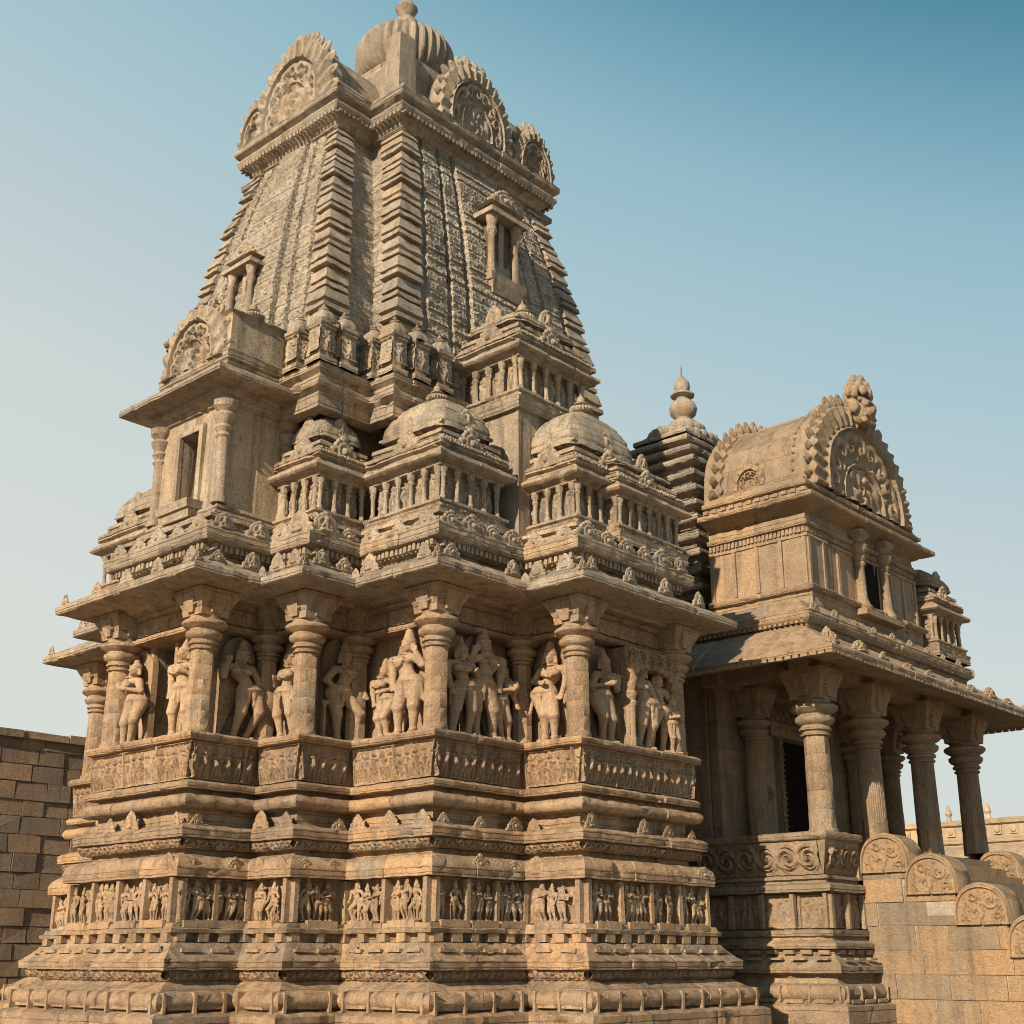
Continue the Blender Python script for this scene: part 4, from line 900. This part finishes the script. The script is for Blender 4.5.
for cc, nn, z, w, h, lv, sd in (((CX-.25, d-.14), (0, -1), 18.34, 1.06, 1.62, 15, 1), ((C2-.28, d-.10), (0, -1), 18.2, .64, 1.25, 11, 2), ((a-.16, CY-.2), (-1, 0), 18.34, 1.16, 1.75, 15, 3), ((a-.10, B2-.12), (-1, 0), 18.2, .62, 1.2, 11, 4)):
    o = MB(); fan(o, cc, nn, z, w, h, th=.34, leaves=lv, seed=sd, leafr=.15, depth=.07); part('horseshoe_gable', o, 'towerrib', crown)
o = MB(); AX, AY, az_ = CX, CY, 20.95
o.lathe(AX, AY, [(.75, 20.2), (.75, 20.8), (.8, 20.9)], 32)
o.lathe(AX, AY, [(.68, az_)]+[(.70+.40*math.cos(t_), az_+.62+.60*math.sin(t_)) for t_ in np.linspace(-1.45, 1.45, 15)]+[(.5, az_+1.28)], 160, ribs=34, amp=.09)
part('ribbed_disc', o, 'towerrib', crown)
o = MB(); o.lathe(AX, AY, [(.50, az_+1.18), (.40, az_+1.26), (.22, az_+1.32), (.21, az_+1.42), (.33, az_+1.52), (.34, az_+1.66), (.28, az_+1.82), (.14, az_+1.95), (.26, az_+2.2), (.1, az_+2.5), (.02, az_+2.9)], 28)
part('pot_finial', o, 'towerrib', crown)
for x, y, z, s in ((CX-.2, d+.25, 19.95, .32), (C2-.1, d+.6, 19.2, .42), (a+.3, CY-.1, 20.15, .30), (a+.3, CY+.8, 19.2, .28)):
    o = MB(); kalasha(o, x, y, z, s); part('finial', o, 'towerrib', crown)

# ================================================================== STEPPED PYRAMID ROOF between tower and porch
HP = thing('stepped_roof_hall', (24, 16, G0), 'dark hall with a pyramid roof of stacked slabs and pot finial, behind the porch', 'building')
o = MB()
mould(o, rect(20.5, 13.52, 27.6, 19.5), [(0, G0), (0, 7.9)], closed=True, block=3, groove=0, jit=0)
mould(o, [(20.5, 19.5), (20.5, 13.52), (20.5+.3, 13.52)], [(.02, 3.9), (.05, 3.92), (.05, 4.1), (.02, 4.12)], block=2)
hw = part('wall', o, 'jporch', HP)
cap(q := MB(), rect(20.5, 13.52, 27.6, 19.5), 7.9); part('roof_slab', q, 'porch', HP)
PX0, PY0, PX1, PY1 = 22.0, 14.5, 25.0, 16.9
o = MB(); mould(o, rect(PX0+.45, PY0+.45, PX1-.45, PY1-.45), [(0, 7.9), (0, 9.2), (.1, 9.25), (.1, 9.4), (.0, 9.45), (.0, 9.6)], closed=True); part('roof_base', o, 'pyr', HP)
z = 9.45; k = 0
while z < 13.55:
    o = MB(); h = .36 if k not in (1, 3) else .44; d_ = -.28+.30*math.sin(k/11*math.pi*.6)-.03*k*.0
    ins = -.16+.022*k
    if k > 8: ins += .17*(k-8)
    mould(o, rect(PX0+ins, PY0+ins, PX1-ins, PY1-ins), [(-.35, z), (-.16, z+.01), (-.14, z+h*.30), (.02, z+h*.34), (.05, z+h*.42), (.04, z+h*.70), (-.03, z+h*.80), (-.24, z+h*.98), (-.35, z+h)], closed=True, block=.7, seed=k)
    cap(o, rect(PX0+.3+ins, PY0+.3+ins, PX1-.3-ins, PY1-.3-ins), z+h-.003)
    part('roof_tier', o, 'pyr', HP, wear=.008); z += h; k += 1
o = MB(); mould(o, rect(PX0+ins+.1, PY0+ins+.1, PX1-ins-.1, PY1-ins-.1), [(.05, z), (.05, z+.10), (-.1, z+.18), (-.25, z+.30), (-.5, z+.45), (-.65, z+.62)], closed=True, block=.5)
for kx in range(28):
    a = kx/28*math.tau; lump(o, (23.5+(1.35-ins)*math.cos(a), 15.7+(1.05-ins)*math.sin(a), z+.18), (.16, .15, .15), 10, 7)
for kx in range(14):
    a = kx/14*math.tau; lump(o, (23.5+.36*math.cos(a), 15.7+.36*math.sin(a), z+.50), (.17, .17, .14), 10, 7)
part('lobed_cap', o, 'pyr', HP, wear=.01)
o = MB(); zf = 0.
o.lathe(23.5, 15.7, [(.52, zf-.1), (.42, zf+.05), (.26, zf+.12), (.26, zf+.2)], 28)
o.lathe(23.5, 15.7, [(.26, zf+.18), (.41, zf+.30), (.46, zf+.48), (.40, zf+.66), (.22, zf+.80)], 48, ribs=20, amp=.06)
o.lathe(23.5, 15.7, [(.22, zf+.78), (.22, zf+.86), (.40, zf+.92), (.40, zf+.97), (.20, zf+1.02), (.27, zf+1.2), (.25, zf+1.36), (.12, zf+1.5), (.04, zf+1.6), (.03, zf+1.8), (.01, zf+1.95)], 20)
o2 = MB(); o2.merge(o, (23.5*(1-.72), 15.7*(1-.72), z+.70), 0, (.72, .72, .80)); o = o2
part('pot_finial', o, 'pyr', HP)

# ================================================================== ENTRANCE PORCH
PO = thing('entrance_porch', (23.85, 12, G0), 'pillared entrance porch with deep eave and barrel roof ending in a round carved gable', 'porch')
XL, XR, YF = 19.95, 27.9, 10.9
LP = [(XL, 13.5), (XL, YF), (21.18, YF)]; RP = [(26.6, YF), (XR, YF), (XR, 13.5)]
def porch_base(P_, sd):
    o = MB()
    mould(o, P_, [(.40, G0-.05), (.40, 1.50), (.33, 1.53)]+[(.22+.10*math.cos(a), 1.70+.12*math.sin(a)) for a in np.linspace(-1.3, 1.4, 6)]+[(.12, 1.84), (.08, 1.90), (.08, 1.97), (.24, 2.0), (.25, 2.10), (.2, 2.14), (.06, 2.24), (.02, 2.28), (.02, 2.36), (.12, 2.38), (.12, 2.46), (.0, 2.52), (-.02, 2.56), (.04, 2.58), (.05, 2.67), (-.13, 2.69), (-.14, 3.26)], block=.9)
    b = part('platform', o, 'porch', PO)
    o = MB(); mould(o, P_, [(-.14, 3.26), (.06, 3.29), (.05, 3.40), (-.08, 3.44), (-.10, 3.48), (-.04, 3.50), (-.04, 3.55), (-.16, 3.57), (.0, 4.13), (.05, 4.145), (.07, 4.17), (.07, 4.25), (.03, 4.275), (-.35, 4.28), (-.35, 4.05)], block=1.1)
    s = part('seat_back', o, 'porch', PO)
    o = MB(); r1 = offs(P_, -.125); nn0 = normals(P_, False)[0]
    for i in range(len(P_)-1):
        if nn0[i][2][1] > .5: continue
        q = offs(P_, -.16)[i], offs(P_, -.16)[i+1]
        relief(o, q[0], q[1], 3.58, 4.12, .02, .165, f_scroll(.40, .07), cell=.015, seed=sd+i)
        relief(o, r1[i], r1[i+1], 2.71, 3.25, 0, 0, f_figures(.24, .85, 4), cell=.015, seed=sd+5+i)
    part('carved_relief', o, 'porch', s)
    o = MB()
    for p, nn, i in along(P_, .02, .34, margin=.15): o.obox(p, nn, -.10, .10, -.01, .075, 2.29, 2.355)
    for p, nn, i in along(P_, -.06, .62, margin=.03): o.obox(p, nn, -.035, .035, -.02, .07, 2.70, 3.26)
    for p, nn, i in along(P_, .33, .5, margin=.1): o.obox(p, nn, -.018, .018, -.12, .012, 1.56, 1.80)
    for p, nn, i in along(P_, .32, .5, margin=.1, odd=True): o.obox(p, nn, -.16, .16, -.1, .03, 1.54, 1.60)
    for p, nn, i in along(P_, .22, .42, margin=.1, odd=True): o.obox(p, nn, -.13, .13, -.05, .03, 2.20, 2.235)
    part('slotted_band', o, 'porch', b)
    o = MB(); x0, x1 = min(p[0] for p in P_)+(.32 if sd < 5 else .02), max(p[0] for p in P_)-(.0 if sd < 5 else .32); o.box(x0, YF+.32, G0, x1, 13.49, 4.03); part('core', o, 'jporch', b)
porch_base(LP, 3); porch_base(RP, 9)
o = MB(); o.box(21.1, YF+.02, 3.5, 26.7, 13.5, 4.08); part('floor', o, 'porch', PO)

# back wall of the porch with pilasters and the doorway
o = MB()
o.box(20.55, 13.30, 4.06, 22.75, 13.50, 7.3); o.box(24.05, 13.30, 4.06, 27.6, 13.50, 7.3); o.box(22.75, 13.30, 6.42, 24.05, 13.50, 7.3)
bw = part('back_wall', o, 'jporch', PO)
o = MB()
for x in (22.60, 24.06): 
    o.box(x, 13.22, 4.08, x+.14, 13.32, 6.5); o.box(x-.30*(1 if x < 23.5 else -1), 13.25, 4.08, x+.14-.30*(1 if x < 23.5 else -1), 13.32, 6.65)
o.box(22.3, 13.18, 6.43, 24.5, 13.31, 6.62); o.box(22.2, 13.12, 6.62, 24.6, 13.31, 6.70); o.box(22.3, 13.22, 6.70, 24.5, 13.31, 7.0)
for x0, x1, f_ in ((21.95, 22.22, f_scroll(.25, .06)), (22.60, 22.74, f_lattice(.055, .035)), (24.06, 24.20, f_lattice(.055, .035))): relief(o, (x0, 13.205), (x1, 13.205), 4.10, 6.42, 0, 0, f_, cell=.016)
relief(o, (22.3, 13.21), (24.5, 13.21), 6.72, 6.98, 0, 0, f_scroll(.25, .05), cell=.016)
df = part('door_frame', o, 'porch', PO)
o = MB(); o.box(22.75, 13.42, 4.08, 23.39, 13.47, 6.42); o.box(23.41, 13.42, 4.08, 24.05, 13.47, 6.42); part('door', o, 'black', PO)  # leaves painted near-black for the darkness inside the doorway
PC = [(20.62, 11.28, 4.27), (22.62, 11.30, 4.08), (24.95, 11.30, 4.08), (27.1, 11.28, 4.27)]
for x, y, z in PC: make_column('porch_column', x, y, z, 7.14-z, .235, PO, 'porch', flute=(x > 21), bh=.52, flare=.11)
for x, y, z, r in ((21.42, 13.05, 4.08, .19), (27.45, 13.2, 4.27, .19), (25.6, 13.1, 4.08, .2)): make_column('porch_column', x, y, z, 7.14-z, r, PO, 'porch', flute=True, bh=.5, flare=.10)
o = MB()
for y in (11.3, 13.2): o.box(20.2, y-.2, 7.12, 27.6, y+.2, 7.42)
for x in (20.62, 22.62, 24.95, 27.1): o.box(x-.19, 10.95, 7.135, x+.19, 13.5, 7.40)
o.box(20.0, 11.0, 7.40, 27.85, 13.6, 7.55)
part('beam', o, 'porch', PO)
EP = [(XL, 13.6), (XL, YF), (XR, YF), (XR, 13.6)]
o = MB(); mould(o, EP, [(-.6, 7.38), (-.4, 7.36), (.2, 7.24), (.88, 7.10), (.93, 7.12), (.94, 7.20), (.88, 7.235), (.3, 7.60), (-.28, 7.95), (-.36, 7.97)], block=.62, groove=.012)
pe = part('eave', o, 'porch', PO)
o = MB()
for p, nn, i in along(EP, .92, .16, margin=.05): o.obox(p, nn, -.06, .06, -.06, .012, 7.06, 7.115)
for p, nn, i in along(EP, .3, .62, margin=.31): 
    pass
part('eave_fringe', o, 'porch', pe)
for p, nn, i in along(EP, .60, .92, margin=.3):
    if nn[1] < -.5: s = random.uniform(.36, .52); link('roof_ornament', random.choice((P_antep, P_leafp)), (p[0], p[1], 7.34), pe, face(nn)+random.uniform(-.2, .2), (s*1.3, s*1.6, s*random.uniform(.5, .85)))
for x in (XL, XR): link('roof_ornament', P_antep, (x+(.8 if x > 22 else -.8), YF-.78, 7.22), pe, face((.7 if x > 22 else -.7, -.7)), (.36, .36, .5))
BP = [(20.45, 13.6), (20.45, 11.2), (27.4, 11.2), (27.4, 13.6)]
o = MB(); mould(o, BP, [(-.1, 7.9), (.02, 7.96), (.02, 8.03), (.14, 8.10), (.16, 8.14), (.16, 8.26), (.10, 8.30), (-.04, 8.36), (-.28, 8.60), (-.34, 8.62), (-.5, 8.64), (-2.0, 8.66)], block=.9)
cap(o, [(20.9, 13.5), (20.9, 11.6), (27, 11.6), (27, 13.5)], 8.65)
pp2 = part('parapet', o, 'porch', PO)
o = MB()
for p, nn, i in along(BP, .02, .11, margin=.04): o.obox(p, nn, -.03, .03, 0, .10, 8.04, 8.10)
part('dentil_band', o, 'porch', pp2)
for p, nn, i in along(BP, .0, .8, margin=.3): 
    if nn[1] < -.5: s = random.uniform(.4, .55); link('roof_ornament', P_antep, (p[0], p[1], 8.27), pp2, face(nn), (s, s, s*.7))
U = [(21.45, 13.85), (21.45, 11.6), (26.15, 11.6), (26.15, 13.85)]
o = MB(); mould(o, U, [(.06, 8.6), (.06, 8.92), (.14, 8.95), (.16, 9.02), (.10, 9.07), (0, 9.1), (0, 10.06), (.03, 10.07), (.03, 10.13), (.0, 10.14), (.0, 10.28), (.07, 10.30), (.08, 10.38), (.01, 10.40), (.0, 10.60), (.15, 10.68), (.36, 10.72), (.40, 10.75), (.40, 10.83), (.34, 10.86), (.18, 10.93), (.12, 10.95), (.12, 11.05), (.20, 11.08), (.20, 11.16), (.08, 11.22), (.08, 11.28), (-.3, 11.3)], block=1.0)
cap(o, [(21.5, 13.8), (21.5, 11.7), (26.1, 11.7), (26.1, 13.8)], 11.29)
up = part('upper_storey', o, 'porch', PO)
o = MB()
for p, nn, i in along(U, 0, .55, margin=.05):
    if abs(p[0]-23.8) < .75 and nn[1] < -.5: continue
    o.obox(p, nn, -.04, .04, 0, .035, 9.1, 10.06)
for p, nn, i in along(U, 0, .09, margin=.05): o.obox(p, nn, -.028, .028, 0, .03, 10.16, 10.27)
for p, nn, i in along(U, .12, .20, margin=.05): o.obox(p, nn, -.06, .06, -.05, .03, 10.965, 11.04)
part('wall_panels', o, 'porch', up)
o = MB()
for x in (23.45, 24.55): 
    o.lathe(x, 11.52, [(.17, 8.85), (.2, 8.98), (.15, 9.05), (.12, 9.12), (.105, 9.2), (.10, 9.85), (.14, 9.9), (.10, 9.96), (.16, 10.05), (.11, 10.1), (.19, 10.22), (.2, 10.3), (.12, 10.36), (.22, 10.5)], 14)
    o.box(x-.19, 11.34, 10.48, x+.19, 11.62, 10.62)
o.box(23.15, 11.30, 8.78, 24.85, 11.56, 8.90)
wf = part('window_frame', o, 'porch', up)
o = MB(); o.box(23.62, 11.585, 9.02, 24.38, 11.592, 10.42); part('window', o, 'black', wf)  # flat black sheet on the wall, painted as the window's shade
o = MB()
VX, VW = 23.75, 2.02
barrel(o, (VX, 11.55), (VX, 13.75), VW, 2.15, 11.25, n=40)
o.box(VX-.30, 11.5, 13.30, VX+.12, 13.75, 13.56, top=.05)
for y in (11.95,):
    for a in np.linspace(.05, math.pi-.05, 36):
        lump(o, (VX+VW*math.cos(a)*1.005, y, 11.25+2.15*math.sin(a)**.85), (.05, .035, .05), 6, 5) if True else None
for x0 in (VX-VW-.03,): o.box(x0-.02, 11.5, 11.26, x0+.16, 14.0, 11.45)
part('barrel_roof', o, 'jporch', PO, wear=.010)
br_ = [x for x in bpy.data.objects if x.name.startswith('barrel_roof')][0]
o = MB(); o2 = MB(); fan(o2, (0, 0), (0, -1), 0, .36, .52, th=.2, leaves=7, leafr=.05, depth=.04)
o.merge(o2, (VX-VW*.985, 12.95, 11.48), -math.pi/2); part('dormer_medallion', o, 'porch', br_)
o = MB(); fan(o, (VX, 11.46), (0, -1), 11.26, 2.14, 2.18, th=.34, leaves=23, leafr=.17, ring=(.40, .76), depth=.07)
gb = part('round_gable', o, 'porch', PO)
o = MB(); fan(o, (VX, 13.72), (0, -1), 11.26, 2.12, 2.2, th=.34, leaves=21, leafr=.19); part('rear_gable', o, 'porch', PO)
beast = [('e', (0, 0, .22), (.22, .20, .22)), ('e', (0, -.17, .20), (.10, .10, .08)), ('e', (0, -.25, .235), (.055, .04, .04)), ('e', (-.11, -.17, .31), (.06, .06, .06)), ('e', (.11, -.17, .31), (.06, .06, .06)),
         ('c', (-.19, -.13, .38), (-.03, -.20, .355), .035, .03), ('c', (.19, -.13, .38), (.03, -.20, .355), .035, .03), ('c', (-.15, -.17, .12), (.15, -.17, .12), .03, .03), ('c', (-.13, -.14, .04), (.13, -.14, .04), .045, .045),
         ('e', (-.24, -.04, .26), (.07, .09, .12)), ('e', (.24, -.04, .26), (.07, .09, .12)), ('c', (-.24, -.05, .44), (.24, -.05, .44), .045, .045),
         ('c', (0, .75, .34), (0, .08, .34), .20, .20), ('c', (0, 0, .4), (0, 0, .62), .13, .09)]
for q_, (zz_, rr_, nn_) in enumerate(((.54, .21, 9), (.66, .17, 7), (.77, .10, 5))):
    beast += [('e', (rr_*math.cos(a), rr_*.85*math.sin(a), zz_), (.058, .058, .085)) for a in np.linspace(0, math.tau, nn_, endpoint=False)+q_*.3]
o = MB(); o.merge(sdf_mb(beast, .016, .010), (VX, 11.32, 13.02), 0, (1.5, 1.3, 1.40)); part('lion_head_crest', o, 'porch', gb, angle=60)
b = shrine(PO, 26.45, 11.35, 27.85, 12.9, 8.62, mat='porch', s=.98, dh=.55, fin=.15, label='domed miniature shrine at the far right roof corner')

# ================================================================== STAIRCASE
SR = thing('staircase', (24, 9, G0), 'stone staircase with stepped block side walls topped by carved scroll humps', 'staircase')
o = MB(); ns = 17
for k in range(ns):
    zt = 4.06-k*(4.06-G0)/ns; o.box(21.7, YF-.02-(k+1)*.30, G0-.05, 26.1, YF-.02-k*.30+.002*k, zt-.002*k, tint=random.uniform(-1, 1))
part('steps', o, 'block', SR)
HMP = [(10.45, 4.28), (9.66, 3.90), (8.84, 3.40), (8.02, 2.90), (7.20, 2.40), (6.38, 1.98)]
for x0, x1, nm in ((21.18, 21.72, 0), (26.08, 26.62, 1)):
    o = MB(); r = random.Random(5+nm)
    H = [h for h in HMP]
    def topz(y):
        for yc, zt in H:
            if y > yc-.41: return zt-.50
        return H[-1][1]-.5
    z = G0; row = 0
    while z < 3.8:
        h = .385; y = 5.95+(.3 if row % 2 else 0); first = True
        while y < YF-.02:
            w = r.uniform(.55, .95); y1 = min(y+w, YF-.01)
            # clip courses under the stepped top
            y0c = y
            while y0c < y1 and topz(y0c+.01) < z+.06: y0c += .02
            if y1-y0c > .06:
                zt = min(z+h, topz(y0c+.03)); q = r.uniform(.010, .030)
                o.box(x0-q, y0c+.006, z+.004, x1+q, y1-.005, zt-.004, tint=r.uniform(-1, 1), top=.005)
            y = y1
        z += h; row += 1
    sw = part('side_wall', o, 'block', SR, wear=.006)
    o = MB(); o.box(x0+.004, 6.0, G0-.05, x1-.004, YF-.01, 1.5)
    for yc, zt in H: o.box(x0+.0045, yc-.40, G0, x1-.0045, min(yc+.5, YF-.02), zt-.56)
    part('mortar', o, 'mortar', sw, wear=.002)
    for yc, zt in H:
        o = MB(); nn = (-1, 0); n = 40; hw_ = .47; hh = .66
        th_ = np.linspace(0, math.pi, n); pr = [(yc+hw_*math.cos(a), zt-hh+hh*math.sin(a)**.62) for a in th_]
        for xa in np.linspace(0, 1, 2): pass
        V = []
        prof = [(x0-.035, .955), (x0-.005, 1.0), (x1+.005, 1.0), (x1+.035, .955)]
        for xx, s in prof: V += [(xx, yc+(p[0]-yc)*s, (zt-hh)+(p[1]-zt+hh)*s) for p in pr]
        m = len(pr); o.add(V, [(k*m+j, k*m+j+1, (k+1)*m+j+1, (k+1)*m+j) for k in range(3) for j in range(m-1)], tint=r.uniform(-.9, -.2))
        for side, xx in ((-1, x0-.035), (1, x1+.035)):
            nt, nr = 110, 40; TT, RR = np.meshgrid(np.linspace(0, math.pi, nt), np.linspace(0, 1, nr))
            yy = hw_*.955*np.cos(TT)*RR; zz_ = hh*.955*np.sin(TT)**.62*RR
            hgt = np.zeros_like(yy)
            for (cy0, cz0, R0, sg_, ph) in ((.10, .20, .19, 1, 0.), (-.17, .36, .13, -1, 1.), (-.26, .12, .11, 1, 2.), (.12, .45, .10, -1, .5)):
                rr = np.hypot(yy-cy0, zz_-cz0)+1e-5; an = np.arctan2(zz_-cz0, (yy-cy0)*sg_)
                hgt = np.maximum(hgt, .042*np.clip(.25+1.2*np.cos(an-rr/R0*6+ph), 0, 1)*np.clip((R0-rr)*60, 0, 1))
            hgt = np.maximum(hgt, .025*np.clip(np.sin(yy*48+2*np.sin(zz_*25))*np.sin(zz_*44+2*np.sin(yy*21))*2-.7, 0, 1)*(RR < .86))
            hgt = np.where(RR > .90, .04, hgt); hgt = np.where((zz_ < .04) & (RR > .05), .04, hgt); hgt = hgt*np.clip((.995-RR)*60, 0, 1)
            P = np.stack([xx+side*hgt, yc+yy, zt-hh+zz_], -1).reshape(-1, 3); i = np.arange(nt*nr).reshape(nr, nt)
            q = np.stack([i[:-1, :-1], i[:-1, 1:], i[1:, 1:], i[1:, :-1]], -1).reshape(-1, 4)
            o.add(P, q if side < 0 else q[:, ::-1], tint=-.5)
        part('scroll_hump', o, 'block', sw, wear=.003)

# ================================================================== BOUNDARY WALL on the left
BWL = thing('boundary_wall', (14, 25.5, G0), 'high brown boundary wall of rough stone bricks standing in shade at the far left', 'wall')
o = MB(); z = G0; row = 0; r = random.Random(3)
while z < 6.5:
    h = r.uniform(.30, .37); x = 1.0-r.random()*.5
    if z+h > 6.55: h = 6.6-z
    while x < 23:
        w = r.uniform(.45, .95); q = r.uniform(-.014, .012); o.box(x+.008, 25.0+q, z+.006, x+w-.006, 25.5, z+h-.006, tint=r.uniform(-1, 1), top=.006); x += w
    z += h; row += 1
o.box(1.0, 25.04, G0-.05, 23, 25.46, 6.5, tint=1)
part('brickwork', o, 'wall', BWL, wear=.009)
o = MB(); x = 1.0
while x < 23: w = r.uniform(.7, 1.2); o.box(x+.005, 24.93+r.uniform(-.01, .02), 6.50, x+w-.005, 25.55, 6.62+r.uniform(-.05, .06), tint=r.uniform(-1, 1), top=.02); x += w
part('coping', o, 'wall', BWL, wear=.012)

# ================================================================== FAR COLONNADE on the right
FC = thing('colonnade', (51, 16, G0), 'low distant sunlit colonnade with a niched parapet, seen beyond the porch columns', 'building')
o = MB(); FX = 50.0
FL = [(FX, 30), (FX, 6)]
mould(o, FL, [(.3, 5.9), (1.1, 5.7), (1.15, 5.85), (.9, 6.0), (.2, 6.35), (.1, 6.36), (.1, 6.45), (.22, 6.5), (.22, 6.62), (.05, 6.66), (.0, 6.7), (.0, 7.15), (.12, 7.2), (.14, 7.34), (.05, 7.40), (-.5, 7.42), (-4, 7.42)], block=2)
pr_ = part('parapet', o, 'far', FC)
o = MB()
for p, nn, i in along(FL, 0, .62): o.obox(p, nn, -.17, .17, -.02, .06, 6.78, 7.10, tint=random.uniform(-1, 1)); lump(o, (p[0]-.08, p[1], 6.98), (.06, .13, .15))
part('niche_blocks', o, 'far', pr_)
o = MB()
for p, nn, i in along(FL, 0, 1.24): o.obox(p, nn, -.11, .11, -.02, .012, 6.76, 7.12)
part('niche_shade_patches', o, 'dark', pr_)  # thin dark slabs on the flat parapet, painted as niche shade
o = MB(); o.box(FX+3.6, 6, G0, FX+4, 30, 7.3); part('back_wall', o, 'far', FC)
o = MB(); o.box(FX-.2, 6, G0, FX+3.6, 30, 2.2); part('platform', o, 'far', FC)
for y in np.arange(7, 30, 2.6): make_column('column', FX+.2, float(y), 2.2, 3.75, .26, FC, 'far')
o = MB(); o.box(FX-.1, 6, 5.9, FX+.5, 30, 6.3); part('beam', o, 'far', FC)
o = MB()
for y in (15.6, 21.9, 23.0, 20.3): o.lathe(FX+.3, y, [(.12, 7.4), (.08, 7.6), (.14, 7.7), (.09, 7.85), (.02, 8.05)], 10)
part('roof_finial', o, 'far', FC)
o = MB(); dome(o, FX+2, 15.6, .7, .7, 7.4, .55); kalasha(o, FX+2, 15.6, 7.9, .18); part('small_dome', o, 'pyr', FC)
